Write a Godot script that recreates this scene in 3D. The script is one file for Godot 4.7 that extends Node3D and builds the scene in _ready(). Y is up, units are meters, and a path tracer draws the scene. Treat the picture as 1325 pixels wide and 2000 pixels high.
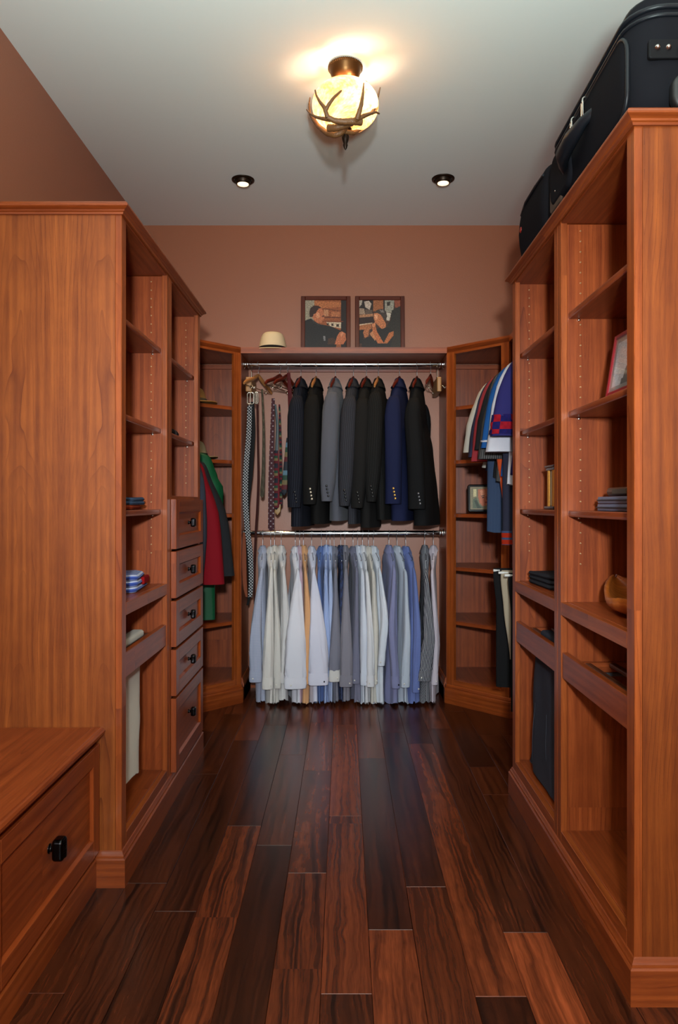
extends Node3D
# A walk-in closet in cherry wood. Distances in metres; Z below means distance in front of the camera (world z = -Z).

const EYE := 1.147
const FOCAL := 1400.0   # of a 1325 x 2000 frame
const VX := 672.0
const VY := 983.0

var rng := RandomNumberGenerator.new()
var taken := {}
var mats := {}
var tex := {}

func _ready():
	rng.seed = 7
	# ---- camera ----
	var cam := Camera3D.new(); cam.name = "camera"
	cam.position = Vector3(0, EYE, 0)
	cam.keep_aspect = Camera3D.KEEP_HEIGHT
	cam.set_frustum(0.05 * 2000.0 / FOCAL, Vector2((662.5 - VX) / FOCAL * 0.05, -(1000.0 - VY) / FOCAL * 0.05), 0.05, 60.0)
	add_child(cam); cam.current = true
	# ---- environment ----
	var env := Environment.new()
	env.background_mode = Environment.BG_COLOR
	env.background_color = Color.BLACK
	env.tonemap_mode = Environment.TONE_MAPPER_LINEAR
	env.tonemap_exposure = EXPOSURE
	env.sdfgi_enabled = true; env.ssao_enabled = true; env.ssil_enabled = true
	var we := WorldEnvironment.new(); we.name = "environment"; we.environment = env; add_child(we)
	# ---- the photographer's flash, a little above the camera: a bright beam towards the far end, and the dome of its diffuser lighting all round ----
	var fl := SpotLight3D.new(); fl.name = "camera_flash_light"
	fl.position = Vector3(0.02, 1.46, 0.6); fl.light_energy = FLASH; fl.light_color = Color(0.95, 0.98, 1.0)
	fl.rotation_degrees = Vector3(-1, 0, 0); fl.spot_angle = 26.0; fl.spot_angle_attenuation = 1.0
	fl.light_size = 0.06; fl.spot_range = 14.0; fl.spot_attenuation = 2.0; fl.shadow_enabled = true
	add_child(fl)
	var dm := OmniLight3D.new(); dm.name = "flash_dome_light"
	dm.position = Vector3(0.02, 1.46, 0.6); dm.light_energy = DOME; dm.light_color = Color(0.93, 0.98, 1.0)
	dm.light_size = 0.06; dm.omni_range = 14.0; dm.omni_attenuation = 2.0; dm.shadow_enabled = true
	add_child(dm)
	# a second flash behind, turned up to the ceiling
	var bf := SpotLight3D.new(); bf.name = "bounce_flash_light"
	bf.position = Vector3(0.1, 1.2, 0.25); bf.light_energy = BOUNCE; bf.light_color = Color(0.90, 0.99, 0.96)
	bf.rotation_degrees = Vector3(61, 0, 0); bf.spot_angle = 47.0; bf.spot_angle_attenuation = 1.0
	bf.light_size = 0.08; bf.spot_range = 14.0; bf.spot_attenuation = 2.0; bf.shadow_enabled = true
	add_child(bf)
	make_textures()
	setting()
	furniture()
	lamps()
	shelf_things()
	luggage()
	suits()
	shirts()
	ties_and_belts()
	side_clothes()
	rack_trousers()

const EXPOSURE := 1.0
const FLASH := 7.6
const DOME := 4.5
const BOUNCE := 18.5

# ---------------------------------------------------------------- mesh building
class MB:
	var v := PackedVector3Array()
	var n := PackedVector3Array()
	var uv := PackedVector2Array()
	var ix := PackedInt32Array()
	func tri(a: Vector3, b: Vector3, c: Vector3, nn: Vector3, ua := Vector2.ZERO, ub := Vector2.ZERO, uc := Vector2.ZERO):
		var k := v.size()
		v.append(a); v.append(b); v.append(c)
		n.append(nn); n.append(nn); n.append(nn)
		uv.append(ua); uv.append(ub); uv.append(uc)
		if (b - a).cross(c - a).dot(nn) > 0: ix.append_array(PackedInt32Array([k, k + 2, k + 1]))
		else: ix.append_array(PackedInt32Array([k, k + 1, k + 2]))
	func quad(a: Vector3, b: Vector3, c: Vector3, d: Vector3, nn: Vector3, ua := Vector2.ZERO, ub := Vector2.ZERO, uc := Vector2.ZERO, ud := Vector2.ZERO):
		tri(a, b, c, nn, ua, ub, uc); tri(a, c, d, nn, ua, uc, ud)
	func face(pts: Array, nn: Vector3, uvs: Array):
		for i in range(1, pts.size() - 1): tri(pts[0], pts[i], pts[i + 1], nn, uvs[0], uvs[i], uvs[i + 1])
	# a chamfered box; the grain runs along axis g; uv in metres
	func box(lo: Vector3, hi: Vector3, g := 1, ch := 0.0012, off := Vector2.ZERO):
		var a := Vector3(minf(lo.x, hi.x), minf(lo.y, hi.y), minf(lo.z, hi.z))
		var b := Vector3(maxf(lo.x, hi.x), maxf(lo.y, hi.y), maxf(lo.z, hi.z))
		var c := minf(ch, 0.4 * minf(b.x - a.x, minf(b.y - a.y, b.z - a.z)))
		var cor := func(k: int, s: Vector3) -> Vector3:
			var p := Vector3.ZERO
			for i in 3:
				var e: float = b[i] if s[i] > 0 else a[i]
				p[i] = e if i == k else e - s[i] * c
			return p
		for k in 3:
			var i := (k + 1) % 3
			var j := (k + 2) % 3
			for sg in [-1.0, 1.0]:
				var nn := Vector3.ZERO; nn[k] = sg
				var ps := []; var us := []
				for q in [[-1, -1], [1, -1], [1, 1], [-1, 1]]:
					var s := Vector3.ZERO; s[k] = sg; s[i] = q[0]; s[j] = q[1]
					var p: Vector3 = cor.call(k, s)
					ps.append(p)
					var t := Vector2(p[i], p[j])
					if g == i: t = Vector2(p[j], p[i])
					elif g == k: t = Vector2(p[i], p[j] * 0.25)
					us.append(t + off)
				face(ps, nn, us)
		if c <= 0.0: return
		for e in 3:
			var i := (e + 1) % 3
			var j := (e + 2) % 3
			for si in [-1.0, 1.0]:
				for sj in [-1.0, 1.0]:
					var s0 := Vector3.ZERO; s0[e] = -1; s0[i] = si; s0[j] = sj
					var s1 := s0; s1[e] = 1
					var nn := Vector3.ZERO; nn[i] = si; nn[j] = sj
					var p0: Vector3 = cor.call(i, s0); var p1: Vector3 = cor.call(i, s1); var p2: Vector3 = cor.call(j, s1); var p3: Vector3 = cor.call(j, s0)
					var l0: float = p0[e]; var l1: float = p1[e]
					quad(p0, p1, p2, p3, nn.normalized(), off + Vector2(0, l0), off + Vector2(0, l1), off + Vector2(c, l1), off + Vector2(c, l0))
		for sx in [-1.0, 1.0]:
			for sy in [-1.0, 1.0]:
				for sz in [-1.0, 1.0]:
					var s := Vector3(sx, sy, sz)
					tri(cor.call(0, s), cor.call(1, s), cor.call(2, s), s.normalized(), off, off, off)
	# rings of equally many points, smooth; vs: the v of each ring
	func loft(rings: Array, cap0 := true, cap1 := true, closed := true):
		var m: int = rings[0].size()
		var k0 := v.size()
		var cols := m + 1 if closed else m
		var nr := rings.size()
		var acc := PackedVector3Array(); acc.resize(nr * m)
		for r in nr - 1:
			var A: PackedVector3Array = rings[r]
			var B: PackedVector3Array = rings[r + 1]
			for c in (m if closed else m - 1):
				var d := (c + 1) % m
				var f := (A[d] - A[c]).cross(B[c] - A[c]) + (B[d] - B[c]).cross(B[d] - A[d])
				acc[r * m + c] += f; acc[r * m + d] += f; acc[(r + 1) * m + c] += f; acc[(r + 1) * m + d] += f
		# outwardness
		var ctr := Vector3.ZERO
		var cnt := 0
		for R in rings:
			for p in R: ctr += p; cnt += 1
		ctr /= cnt
		var out := 0.0
		for r in nr:
			var rc := Vector3.ZERO
			for p in rings[r]: rc += p
			rc /= m
			for c in m: out += acc[r * m + c].dot(rings[r][c] - (rc if closed else ctr))
		var sgn := 1.0 if out >= 0 else -1.0
		var vv := 0.0
		for r in nr:
			if r > 0:
				var dd := 0.0
				for c in m: dd += (rings[r][c] as Vector3).distance_to(rings[r - 1][c])
				vv += dd / m
			var uu := 0.0
			for c in cols:
				var q := c % m
				if c > 0: uu += (rings[r][q] as Vector3).distance_to(rings[r][(c - 1) % m])
				v.append(rings[r][q]); n.append((acc[r * m + q] * sgn).normalized()); uv.append(Vector2(uu, vv))
		for r in nr - 1:
			for c in cols - 1:
				var a := k0 + r * cols + c
				var b := a + 1
				var d := a + cols
				var e := d + 1
				if sgn < 0: ix.append_array(PackedInt32Array([a, b, d, b, e, d]))
				else: ix.append_array(PackedInt32Array([a, d, b, b, d, e]))
		if closed:
			for w in [0, 1]:
				if (w == 0 and not cap0) or (w == 1 and not cap1): continue
				var R: PackedVector3Array = rings[0] if w == 0 else rings[nr - 1]
				var O: PackedVector3Array = rings[1] if w == 0 else rings[nr - 2]
				var rc := Vector3.ZERO; var oc := Vector3.ZERO
				for p in R: rc += p
				for p in O: oc += p
				rc /= m; oc /= m
				var nn := Vector3.ZERO
				for c in m: nn += (R[c] - rc).cross(R[(c + 1) % m] - rc)
				if nn.length() < 1e-10: continue
				nn = nn.normalized()
				if nn.dot(rc - oc) < 0: nn = -nn
				for c in m: tri(rc, R[c], R[(c + 1) % m], nn, Vector2(rc.x, rc.z), Vector2(R[c].x, R[c].z), Vector2(R[(c + 1) % m].x, R[(c + 1) % m].z))
	func tube(pts: Array, rad: Array, seg := 10, flat := 1.0, cap := true):
		var rings := []
		var up := Vector3(0.13, 0.97, 0.21)
		for i in pts.size():
			var d: Vector3 = (pts[mini(i + 1, pts.size() - 1)] - pts[maxi(i - 1, 0)])
			d = d.normalized()
			var x := up - d * up.dot(d)
			if x.length() < 0.05: x = Vector3(1, 0.1, 0.3) - d * Vector3(1, 0.1, 0.3).dot(d)
			x = x.normalized(); up = x
			var y := d.cross(x)
			var r: float = rad[i] if i < rad.size() else rad[rad.size() - 1]
			var R := PackedVector3Array()
			for c in seg:
				var t := TAU * c / seg
				R.append(pts[i] + x * cos(t) * r + y * sin(t) * r * flat)
			rings.append(R)
		loft(rings, cap, cap)
	func lathe(prof: Array, seg := 32, at := Vector3.ZERO, bas := Basis.IDENTITY, cap := true):
		var rings := []
		for p in prof:
			var R := PackedVector3Array()
			for c in seg:
				var t := TAU * c / seg
				R.append(at + bas * Vector3(p.x * cos(t), p.y, p.x * sin(t)))
			rings.append(R)
		loft(rings, cap, cap)
	# rounded slab: plan corner radius rp, edge radius re
	func pad(at: Vector3, size: Vector3, rp: float, re: float, bas := Basis.IDENTITY, seg := 6, bulge := 0.0, esteps := 4):
		var rings := []
		var hs := size * 0.5
		var prof := []
		for i in esteps + 1:
			var t := PI / 2 * i / esteps
			prof.append([-hs.y + re - re * cos(t), re - re * sin(t)])
		for i in range(1, 4): prof.append([-hs.y + re + (size.y - 2 * re) * i / 4.0, -bulge * sin(PI * i / 4.0)])
		for i in esteps + 1:
			var t := PI / 2 * (1.0 - float(i) / esteps)
			prof.append([hs.y - re + re * cos(t), re - re * sin(t)])
		for p in prof:
			var ins: float = p[1]
			var R := PackedVector3Array()
			var r := maxf(rp - ins, 0.0005)
			for q in 4:
				var sx := 1.0 if q == 0 or q == 3 else -1.0
				var sz := 1.0 if q < 2 else -1.0
				var cx := sx * (hs.x - ins - r)
				var cz := sz * (hs.z - ins - r)
				for i in seg + 1:
					var t := PI / 2 * (q + float(i) / seg)
					R.append(at + bas * Vector3(cx + r * cos(t), p[0], cz + r * sin(t)))
			rings.append(R)
		loft(rings)
	# sweep a closed profile (outward, y) along path points (x, Z); segments i0..i1 only, mitred as if the whole path were there
	func sweep(path: Array, prof: Array, side: float, i0: int, i1: int, off := Vector2.ZERO):
		var at := []
		for i in path.size():
			var n0 := Vector2.ZERO; var n1 := Vector2.ZERO
			if i > 0:
				var d: Vector2 = (path[i] - path[i - 1]).normalized(); n0 = Vector2(-d.y, d.x) * side
			if i < path.size() - 1:
				var d: Vector2 = (path[i + 1] - path[i]).normalized(); n1 = Vector2(-d.y, d.x) * side
			if i == 0: n0 = n1
			if i == path.size() - 1: n1 = n0
			at.append((n0 + n1) / (1.0 + n0.dot(n1)))
		var P := func(i: int, k: int) -> Vector3:
			var w: Vector2 = path[i] + at[i] * prof[k].x
			return Vector3(w.x, prof[k].y, -w.y)
		var np := prof.size()
		var run := 0.0
		for i in range(i0, i1):
			var l: float = path[i].distance_to(path[i + 1])
			var d: Vector2 = (path[i + 1] - path[i]).normalized()
			var nr := Vector2(-d.y, d.x) * side
			var uu := 0.0
			for k in np:
				var q := (k + 1) % np
				var e: Vector2 = prof[q] - prof[k]
				if e.length() < 1e-6: continue
				var mid: Vector2 = (prof[q] + prof[k]) * 0.5
				var nn2 := Vector2(e.y, -e.x).normalized()
				# outward in the profile: away from the profile's centre
				var nn := Vector3(nr.x * nn2.x, nn2.y, -nr.y * nn2.x)
				if signed_area(prof) < 0: nn = -nn
				quad(P.call(i, k), P.call(i + 1, k), P.call(i + 1, q), P.call(i, q), nn, off + Vector2(uu, run), off + Vector2(uu, run + l), off + Vector2(uu + e.length(), run + l), off + Vector2(uu + e.length(), run))
				uu += e.length()
			run += l
		for w in [i0, i1]:
			var idx := PackedVector2Array(prof)
			var ts := Geometry2D.triangulate_polygon(idx)
			var a: int = w
			var dd: Vector2 = (path[i0] - path[i0 + 1]) if w == i0 else (path[i1] - path[i1 - 1])
			var nn := Vector3(dd.x, 0, -dd.y).normalized()
			for t in range(0, ts.size(), 3):
				tri(P.call(a, ts[t]), P.call(a, ts[t + 1]), P.call(a, ts[t + 2]), nn, off + prof[ts[t]], off + prof[ts[t + 1]], off + prof[ts[t + 2]])
	func signed_area(p: Array) -> float:
		var s := 0.0
		for i in p.size():
			var a: Vector2 = p[i]; var b: Vector2 = p[(i + 1) % p.size()]
			s += a.x * b.y - b.x * a.y
		return s
	# a flat polygon (x, Z) between two heights
	func prism(pts: Array, y0: float, y1: float, off := Vector2.ZERO):
		var ts := Geometry2D.triangulate_polygon(PackedVector2Array(pts))
		for t in range(0, ts.size(), 3):
			for w in [[y0, -1.0], [y1, 1.0]]:
				var q := []
				for j in 3: q.append(Vector3(pts[ts[t + j]].x, w[0], -pts[ts[t + j]].y))
				tri(q[0], q[1], q[2], Vector3(0, w[1], 0), off + pts[ts[t]], off + pts[ts[t + 1]], off + pts[ts[t + 2]])
		var sa := signed_area(pts)
		for i in pts.size():
			var a: Vector2 = pts[i]; var b: Vector2 = pts[(i + 1) % pts.size()]
			var e := (b - a).normalized()
			var nn := Vector2(e.y, -e.x) * signf(sa)
			var l := a.distance_to(b)
			quad(Vector3(a.x, y0, -a.y), Vector3(b.x, y0, -b.y), Vector3(b.x, y1, -b.y), Vector3(a.x, y1, -a.y), Vector3(nn.x, 0, -nn.y), off, off + Vector2(0, l), off + Vector2(y1 - y0, l), off + Vector2(y1 - y0, 0))
	func move(t: Transform3D, from := 0):
		for i in range(from, v.size()):
			v[i] = t * v[i]; n[i] = (t.basis * n[i]).normalized()
	func mesh() -> ArrayMesh:
		var a := []; a.resize(Mesh.ARRAY_MAX)
		a[Mesh.ARRAY_VERTEX] = v; a[Mesh.ARRAY_NORMAL] = n; a[Mesh.ARRAY_TEX_UV] = uv; a[Mesh.ARRAY_INDEX] = ix
		var m := ArrayMesh.new(); m.add_surface_from_arrays(Mesh.PRIMITIVE_TRIANGLES, a)
		return m

func numbered(called: String) -> String:
	var k: int = taken.get(called, 0)
	taken[called] = k + 1
	return called if k == 0 else "%s_%03d" % [called, k]

func tag(o: Node3D, label := "", category := "", group := "", kind := ""):
	if label: o.set_meta("label", label)
	if category: o.set_meta("category", category)
	if group: o.set_meta("group", group)
	if kind: o.set_meta("kind", kind)
	return o

func thing(called: String, label: String, category: String, at := Vector3.ZERO, group := "") -> Node3D:
	var o := Node3D.new(); o.name = numbered(called); add_child(o); o.position = at
	tag(o, label, category, group)
	return o

# one named mesh; at top level when no parent is given. Points are in world metres and are brought into the parent's frame.
func build(called: String, b: MB, m: Material, parent: Node3D = null, local := false) -> MeshInstance3D:
	var o := MeshInstance3D.new()
	if parent == null:
		o.name = numbered(called); add_child(o)
	else:
		o.name = called
		if not local:
			var t := Transform3D.IDENTITY
			var q: Node = parent
			while q != self:
				t = (q as Node3D).transform * t; q = q.get_parent()
			b.move(t.affine_inverse())
		parent.add_child(o, true)
	o.mesh = b.mesh(); o.material_override = m
	return o

func at(x: float, y: float, Z: float) -> Vector3:
	return Vector3((x - VX) / FOCAL * Z, EYE + (VY - y) / FOCAL * Z, -Z)

func roff() -> Vector2:
	return Vector2(rng.randf_range(0, 0.5), rng.randf_range(0, 2.0))

# ---------------------------------------------------------------- materials and textures
func plain(key: String, c: Color, rough := 0.6, metal := 0.0, spec := 0.5) -> StandardMaterial3D:
	if not mats.has(key):
		var m := StandardMaterial3D.new(); m.resource_name = key
		m.albedo_color = c; m.roughness = rough; m.metallic = metal; m.metallic_specular = spec
		mats[key] = m
	return mats[key]

func wood(tint := Color(1, 1, 1), rough := 0.34, ripe := true) -> StandardMaterial3D:
	if ripe: tint = Color(tint.r * 0.88, tint.g * 0.66, tint.b * 0.52)   # the redder solid wood; the veneer of the end panels is paler
	var key := "cherry_%s_%.2f" % [tint.to_html(false), rough]
	if not mats.has(key):
		var m := StandardMaterial3D.new(); m.resource_name = key
		m.albedo_texture = tex.cherry; m.albedo_color = tint; m.roughness = rough; m.metallic_specular = 0.5
		m.uv1_scale = Vector3(1 / 0.5, 1 / 2.05, 1)
		if not ripe: m.metallic_specular = 0.45
		mats[key] = m
	return mats[key]

func floor_wood(tint: Color) -> StandardMaterial3D:
	var key := "plank_%s" % tint.to_html(false)
	if not mats.has(key):
		var m := StandardMaterial3D.new(); m.resource_name = key
		m.albedo_texture = tex.plank; m.albedo_color = tint; m.roughness = 0.27; m.metallic_specular = 0.5
		m.uv1_scale = Vector3(1 / 0.96, 1 / 2.4, 1)
		mats[key] = m
	return mats[key]

# woven cloth: a base colour and a small woven or striped pattern in a 64 x 64 tile that is `tile` metres wide
func cloth(key: String, c: Color, pattern := "twill", c2 := Color.BLACK, tile := 0.02, rough := 0.85, sheen := 0.15) -> StandardMaterial3D:
	if mats.has(key): return mats[key]
	var m := StandardMaterial3D.new(); m.resource_name = key
	var tk := "%s_%s_%s" % [pattern, c.to_html(false), c2.to_html(false)]
	if not tex.has(tk):
		var im := Image.create(64, 64, false, Image.FORMAT_RGB8)
		var r := RandomNumberGenerator.new(); r.seed = hash(tk)
		for y in 64:
			for x in 64:
				var q := c
				var w := 0.0
				match pattern:
					"twill": w = 0.06 * sin((x + y) * TAU / 8.0)
					"stripe": if x % 32 < 9: q = c2
					"pin": if x % 32 < 2: q = c.lerp(c2, 0.75 if y % 4 < 3 else 0.2)
					"hstripe": if y % 32 < 10: q = c2
					"check":
						if x % 32 < 4: q = c.lerp(c2, 0.55)
						if y % 32 < 4: q = q.lerp(c2, 0.55)
					"dots":
						var dx := absf(fmod(x + (32 if (y / 32) % 2 else 0), 64.0) - 32.0); var dy := absf(fmod(y, 32.0) - 16.0)
						if dx + dy < 11.0: q = c2
						if dx + dy < 5.0: q = c
						if dx + dy > 24.0 and dx + dy < 27.0: q = c.lerp(c2, 0.5)
					"weave":
						if (x / 16 + y / 16) % 2 == 0: q = c2
						w = 0.1 * sin(x * TAU / 16.0) * sin(y * TAU / 16.0)
					"patch":
						var a := (x / 16 * 7 + y / 11 * 13 + (x / 16) * (y / 11) * 5) % 6
						q = [c, c2, Color(0.10, 0.22, 0.16), Color(0.40, 0.34, 0.22), Color(0.30, 0.05, 0.08), Color(0.08, 0.09, 0.13)][a]
					"paisley":
						var s := sin(x * 0.42 + 2.2 * sin(y * 0.21)) * sin(y * 0.33 + 1.8 * sin(x * 0.27))
						if s > 0.25: q = c2
						elif s < -0.55: q = Color(0.30, 0.26, 0.18)
				w += r.randf_range(-0.035, 0.035)
				im.set_pixel(x, y, Color(clampf(q.r * (1 + w), 0, 1), clampf(q.g * (1 + w), 0, 1), clampf(q.b * (1 + w), 0, 1)))
		tex[tk] = ImageTexture.create_from_image(im)
	m.albedo_texture = tex[tk]; m.roughness = rough; m.metallic_specular = 0.25
	m.rim_enabled = sheen > 0 and c.get_luminance() > 0.3; m.rim = sheen; m.rim_tint = 0.6
	m.uv1_scale = Vector3(1 / tile, 1 / tile, 1)
	mats[key] = m
	return m

func noise(seed_: int, f: float, oct := 3) -> FastNoiseLite:
	var q := FastNoiseLite.new(); q.seed = seed_; q.frequency = f; q.noise_type = FastNoiseLite.TYPE_SIMPLEX_SMOOTH
	q.fractal_type = FastNoiseLite.FRACTAL_FBM; q.fractal_octaves = oct
	return q

func make_textures():
	# cherry veneer: two mirrored leaves, each 0.25 m wide, 2.05 m long
	var W := 512; var H := 2048
	var wide := noise(3, 1.0, 2); var warp := noise(11, 1.0, 3); var fine := noise(5, 1.0, 2); var figure := noise(8, 1.0, 2); var streak := noise(21, 1.0, 3)
	var bytes := PackedByteArray(); bytes.resize(W * 2 * H * 3)
	for y in H:
		var Y := y * 2.05 / H
		var d := 0.012 + 0.105 * Y / 2.05 + 0.020 * wide.get_noise_2d(0.3, Y * 1.4)
		var cen := 0.125 + 0.03 * wide.get_noise_2d(7.3, Y * 0.8)
		for x in W:
			var s := x * 0.25 / W
			var c := s - cen
			var w := warp.get_noise_2d(s * 7.0, Y * 1.5)
			var r := sqrt(c * c * (1.0 + 3.0 * absf(c)) + d * d) + 0.012 * w
			var t := r * 88.0
			var fr := t - floorf(t)
			var st := streak.get_noise_2d(s * 42.0, Y * 0.9)
			var line := pow(fr, 14.0) * clampf(0.30 + 1.2 * w + 0.6 * st, 0.0, 0.75)
			var fi := fine.get_noise_2d(s * 1100.0, Y * 26.0)
			var fg := figure.get_noise_2d(s * 16.0, Y * 7.0)
			var k := 0.58 + 0.07 * (0.5 - fr) + 0.30 * st + 0.11 * fi + 0.085 * fg - 0.50 * line
			k = clampf(k, 0.0, 1.0)
			var cr := int(lerpf(98.0, 200.0, k)); var cg := int(lerpf(56.0, 153.0, k)); var cb := int(lerpf(30.0, 103.0, k))
			var p := (y * W * 2 + x) * 3
			var q := (y * W * 2 + (2 * W - 1 - x)) * 3
			bytes[p] = cr; bytes[p + 1] = cg; bytes[p + 2] = cb
			bytes[q] = cr; bytes[q + 1] = cg; bytes[q + 2] = cb
	tex.cherry = ImageTexture.create_from_image(Image.create_from_data(W * 2, H, false, Image.FORMAT_RGB8, bytes))
	# dark striped floor hardwood: eight board-wide columns, each of another character, 0.12 m wide and 2.4 m long
	W = 1024; H = 2048
	bytes = PackedByteArray(); bytes.resize(W * H * 3)
	# base tone, depth of the dark streaks, their width, blotches
	var kinds := [[0.50, 0.52, 74.0, 0.2], [0.40, 0.26, 60.0, 0.15], [0.46, 0.34, 30.0, 0.42], [0.62, 0.26, 52.0, 0.15], [0.43, 0.46, 84.0, 0.25], [0.34, 0.26, 50.0, 0.25], [0.54, 0.46, 56.0, 0.3], [0.48, 0.22, 90.0, 0.12]]
	var blot := noise(31, 1.0, 3)
	for y in H:
		var Y := y * 2.4 / H
		for x in W:
			var col := x / 128
			var kd: Array = kinds[col]
			var s := x * 0.96 / W + col * 3.0
			var w := warp.get_noise_2d(s * 6.0, Y * 2.2)
			var bl := blot.get_noise_2d(s * 22.0, Y * 9.0)
			var bl0 := bl
			var sx: float = (s + 0.014 * w + 0.004 * bl0) * kd[2]
			var st := 0.62 * streak.get_noise_2d(sx, Y * 1.0 + col * 9.0) + 0.55 * streak.get_noise_2d(sx * 0.31 + 40.0, Y * 0.7 + col * 5.0)
			var fi := fine.get_noise_2d(s * 620.0, Y * 11.0)
			var dark := clampf((st + 0.45 * bl + 0.25 * w - 0.02) * 2.0, 0.0, 1.0)
			var k: float = kd[0] - kd[1] * 0.5 * dark + kd[3] * 0.5 * bl + 0.10 * fi - 0.25 * st
			k = clampf(k, 0.0, 1.0)
			var p := (y * W + x) * 3
			bytes[p] = int(lerpf(28.0, 172.0, k)); bytes[p + 1] = int(lerpf(14.0, 92.0, pow(k, 1.12))); bytes[p + 2] = int(lerpf(10.0, 56.0, pow(k, 1.2)))
	tex.plank = ImageTexture.create_from_image(Image.create_from_data(W, H, false, Image.FORMAT_RGB8, bytes))

# ---------------------------------------------------------------- the room
const CEIL := 2.88
const BACK := 4.47
const WALLX := 1.253

func wb(b: MB, s: float, x0: float, x1: float, y0: float, y1: float, Z0: float, Z1: float, g := 1, ch := 0.0012, off := Vector2(-1, -1)):
	b.box(Vector3(s * x0, y0, -Z0), Vector3(s * x1, y1, -Z1), g, ch, off if off.x >= 0 else roff())

func structure(called: String, b: MB, m: Material) -> MeshInstance3D:
	var o := build(called, b, m)
	o.set_meta("kind", "structure")
	return o

func setting():
	var paint := plain("wall_paint", WALL, 0.42)
	paint.uv1_triplanar = true; paint.uv1_world_triplanar = true; paint.uv1_scale = Vector3(2.5, 2.5, 2.5)
	var nt := NoiseTexture2D.new(); nt.width = 512; nt.height = 512; nt.seamless = true; nt.as_normal_map = true; nt.bump_strength = 1.2; nt.noise = noise(4, 0.08, 3)
	paint.normal_enabled = true; paint.normal_scale = 0.25; paint.normal_texture = nt
	var white := plain("ceiling_paint", CEILING, 0.9)
	for w in [["wall_left", Vector3(-WALLX - 0.1, 0, 1.9), Vector3(-WALLX, CEIL, -BACK)], ["wall_right", Vector3(WALLX, 0, 1.9), Vector3(WALLX + 0.1, CEIL, -BACK)], ["wall_back", Vector3(-WALLX - 0.1, 0, -BACK), Vector3(WALLX + 0.1, CEIL, -BACK - 0.1)], ["wall_front", Vector3(-WALLX - 0.1, 0, 1.9), Vector3(WALLX + 0.1, CEIL, 2.0)]]:
		var b := MB.new(); b.box(w[1], w[2], 1, 0.0); tag(structure(w[0], b, paint if w[0] != "wall_front" else white), "plain painted %s of the closet" % str(w[0]).replace("_", " at the "), "wall")
	var b := MB.new(); b.box(Vector3(-WALLX - 0.1, CEIL, 2.0), Vector3(WALLX + 0.1, CEIL + 0.1, -BACK - 0.1), 1, 0.0)
	tag(structure("ceiling", b, white), "smooth white ceiling above the whole closet", "ceiling")
	# the floor: a dark bed, and every board on it
	b = MB.new(); b.box(Vector3(-WALLX - 0.1, -0.1, 2.0), Vector3(WALLX + 0.1, -0.012, -BACK - 0.1), 1, 0.0)
	var fl := structure("floor", b, plain("floor_bed", Color(0.05, 0.03, 0.02), 0.9))
	tag(fl, "dark striped hardwood plank floor between the cabinets", "floor")
	# where boards end, per course, in metres from the camera
	var ends := {
		-6: [1.678, 2.75, 3.6], -5: [1.15, 2.164, 3.037, 3.9], -4: [1.3, 2.015, 3.468], -3: [1.5, 2.549, 3.708], -2: [0.9, 2.404, 3.27], -1: [1.3, 2.224, 3.076, 3.75],
		0: [1.676, 2.63, 3.708], 1: [0.8, 1.928, 3.231], 2: [1.2, 2.144, 3.592], 3: [1.667, 3.417], 4: [1.0, 1.916, 3.65], 5: [1.3, 2.822, 3.118, 3.95], 6: [1.45, 2.3, 3.545]}
	# which of the eight kinds of board lies where, and how pale that board is
	var boards := {"-6,1": [0, 0.8], "-5,0": [4, 0.9], "-5,1": [4, 0.85], "-5,2": [0, 0.7], "-5,3": [2, 0.8], "-4,0": [5, 0.8], "-4,1": [4, 0.75], "-4,2": [1, 0.85], "-3,1": [0, 1.05], "-3,2": [2, 0.75], "-3,3": [4, 0.9],
		"-2,1": [1, 0.68], "-2,2": [7, 0.9], "-2,3": [2, 1.0], "-1,1": [0, 1.0], "-1,2": [2, 1.05], "-1,3": [3, 1.05], "0,0": [4, 0.85], "0,1": [7, 1.15], "0,2": [3, 1.12], "0,3": [3, 1.0], "1,1": [6, 1.12], "1,2": [1, 0.85], "1,3": [7, 1.05],
		"2,1": [7, 0.95], "2,2": [5, 0.9], "2,3": [1, 0.9], "3,0": [5, 0.75], "3,1": [6, 1.08], "3,2": [1, 0.85], "4,1": [3, 1.33], "4,2": [4, 0.9], "4,3": [6, 0.95], "5,0": [0, 0.85], "5,1": [0, 0.82], "5,2": [3, 0.8], "5,3": [0, 0.6], "6,2": [4, 0.85]}
	for c in range(-10, 10):
		var x0 := maxf(-0.0541 + 0.12 * c, -WALLX)
		var x1 := minf(-0.0541 + 0.12 * (c + 1), WALLX)
		var cuts := [-1.9]
		if ends.has(c):
			cuts.append_array([-0.9 + rng.randf_range(-0.3, 0.3), 0.1 + rng.randf_range(-0.2, 0.2)]); cuts.append_array(ends[c])
		else:
			var z := -1.9 + rng.randf_range(0.4, 1.2)
			while z < BACK - 0.3:
				cuts.append(z); z += rng.randf_range(0.5, 1.3)
		cuts.append(BACK)
		for i in cuts.size() - 1:
			var key := "%d,%d" % [c, i - 2]
			var board: Array = boards.get(key, [rng.randi() % 8, [0.75, 0.85, 0.95, 1.05][rng.randi() % 4]])
			var kind: int = board[0]
			var o := Vector2(0.12 * kind - x0 + 0.0005, rng.randf_range(0, 2.4))
			b = MB.new()
			b.box(Vector3(x0 + 0.0003, -0.014, -float(cuts[i]) - 0.0003), Vector3(x1 - 0.0003, 0.0, -float(cuts[i + 1]) + 0.0003), 2, 0.0009, o)
			var tone := Color(1, 1, 1) * float(board[1])
			tone.a = 1.0
			build("plank", b, floor_wood(FLOORT * tone), fl)
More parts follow.
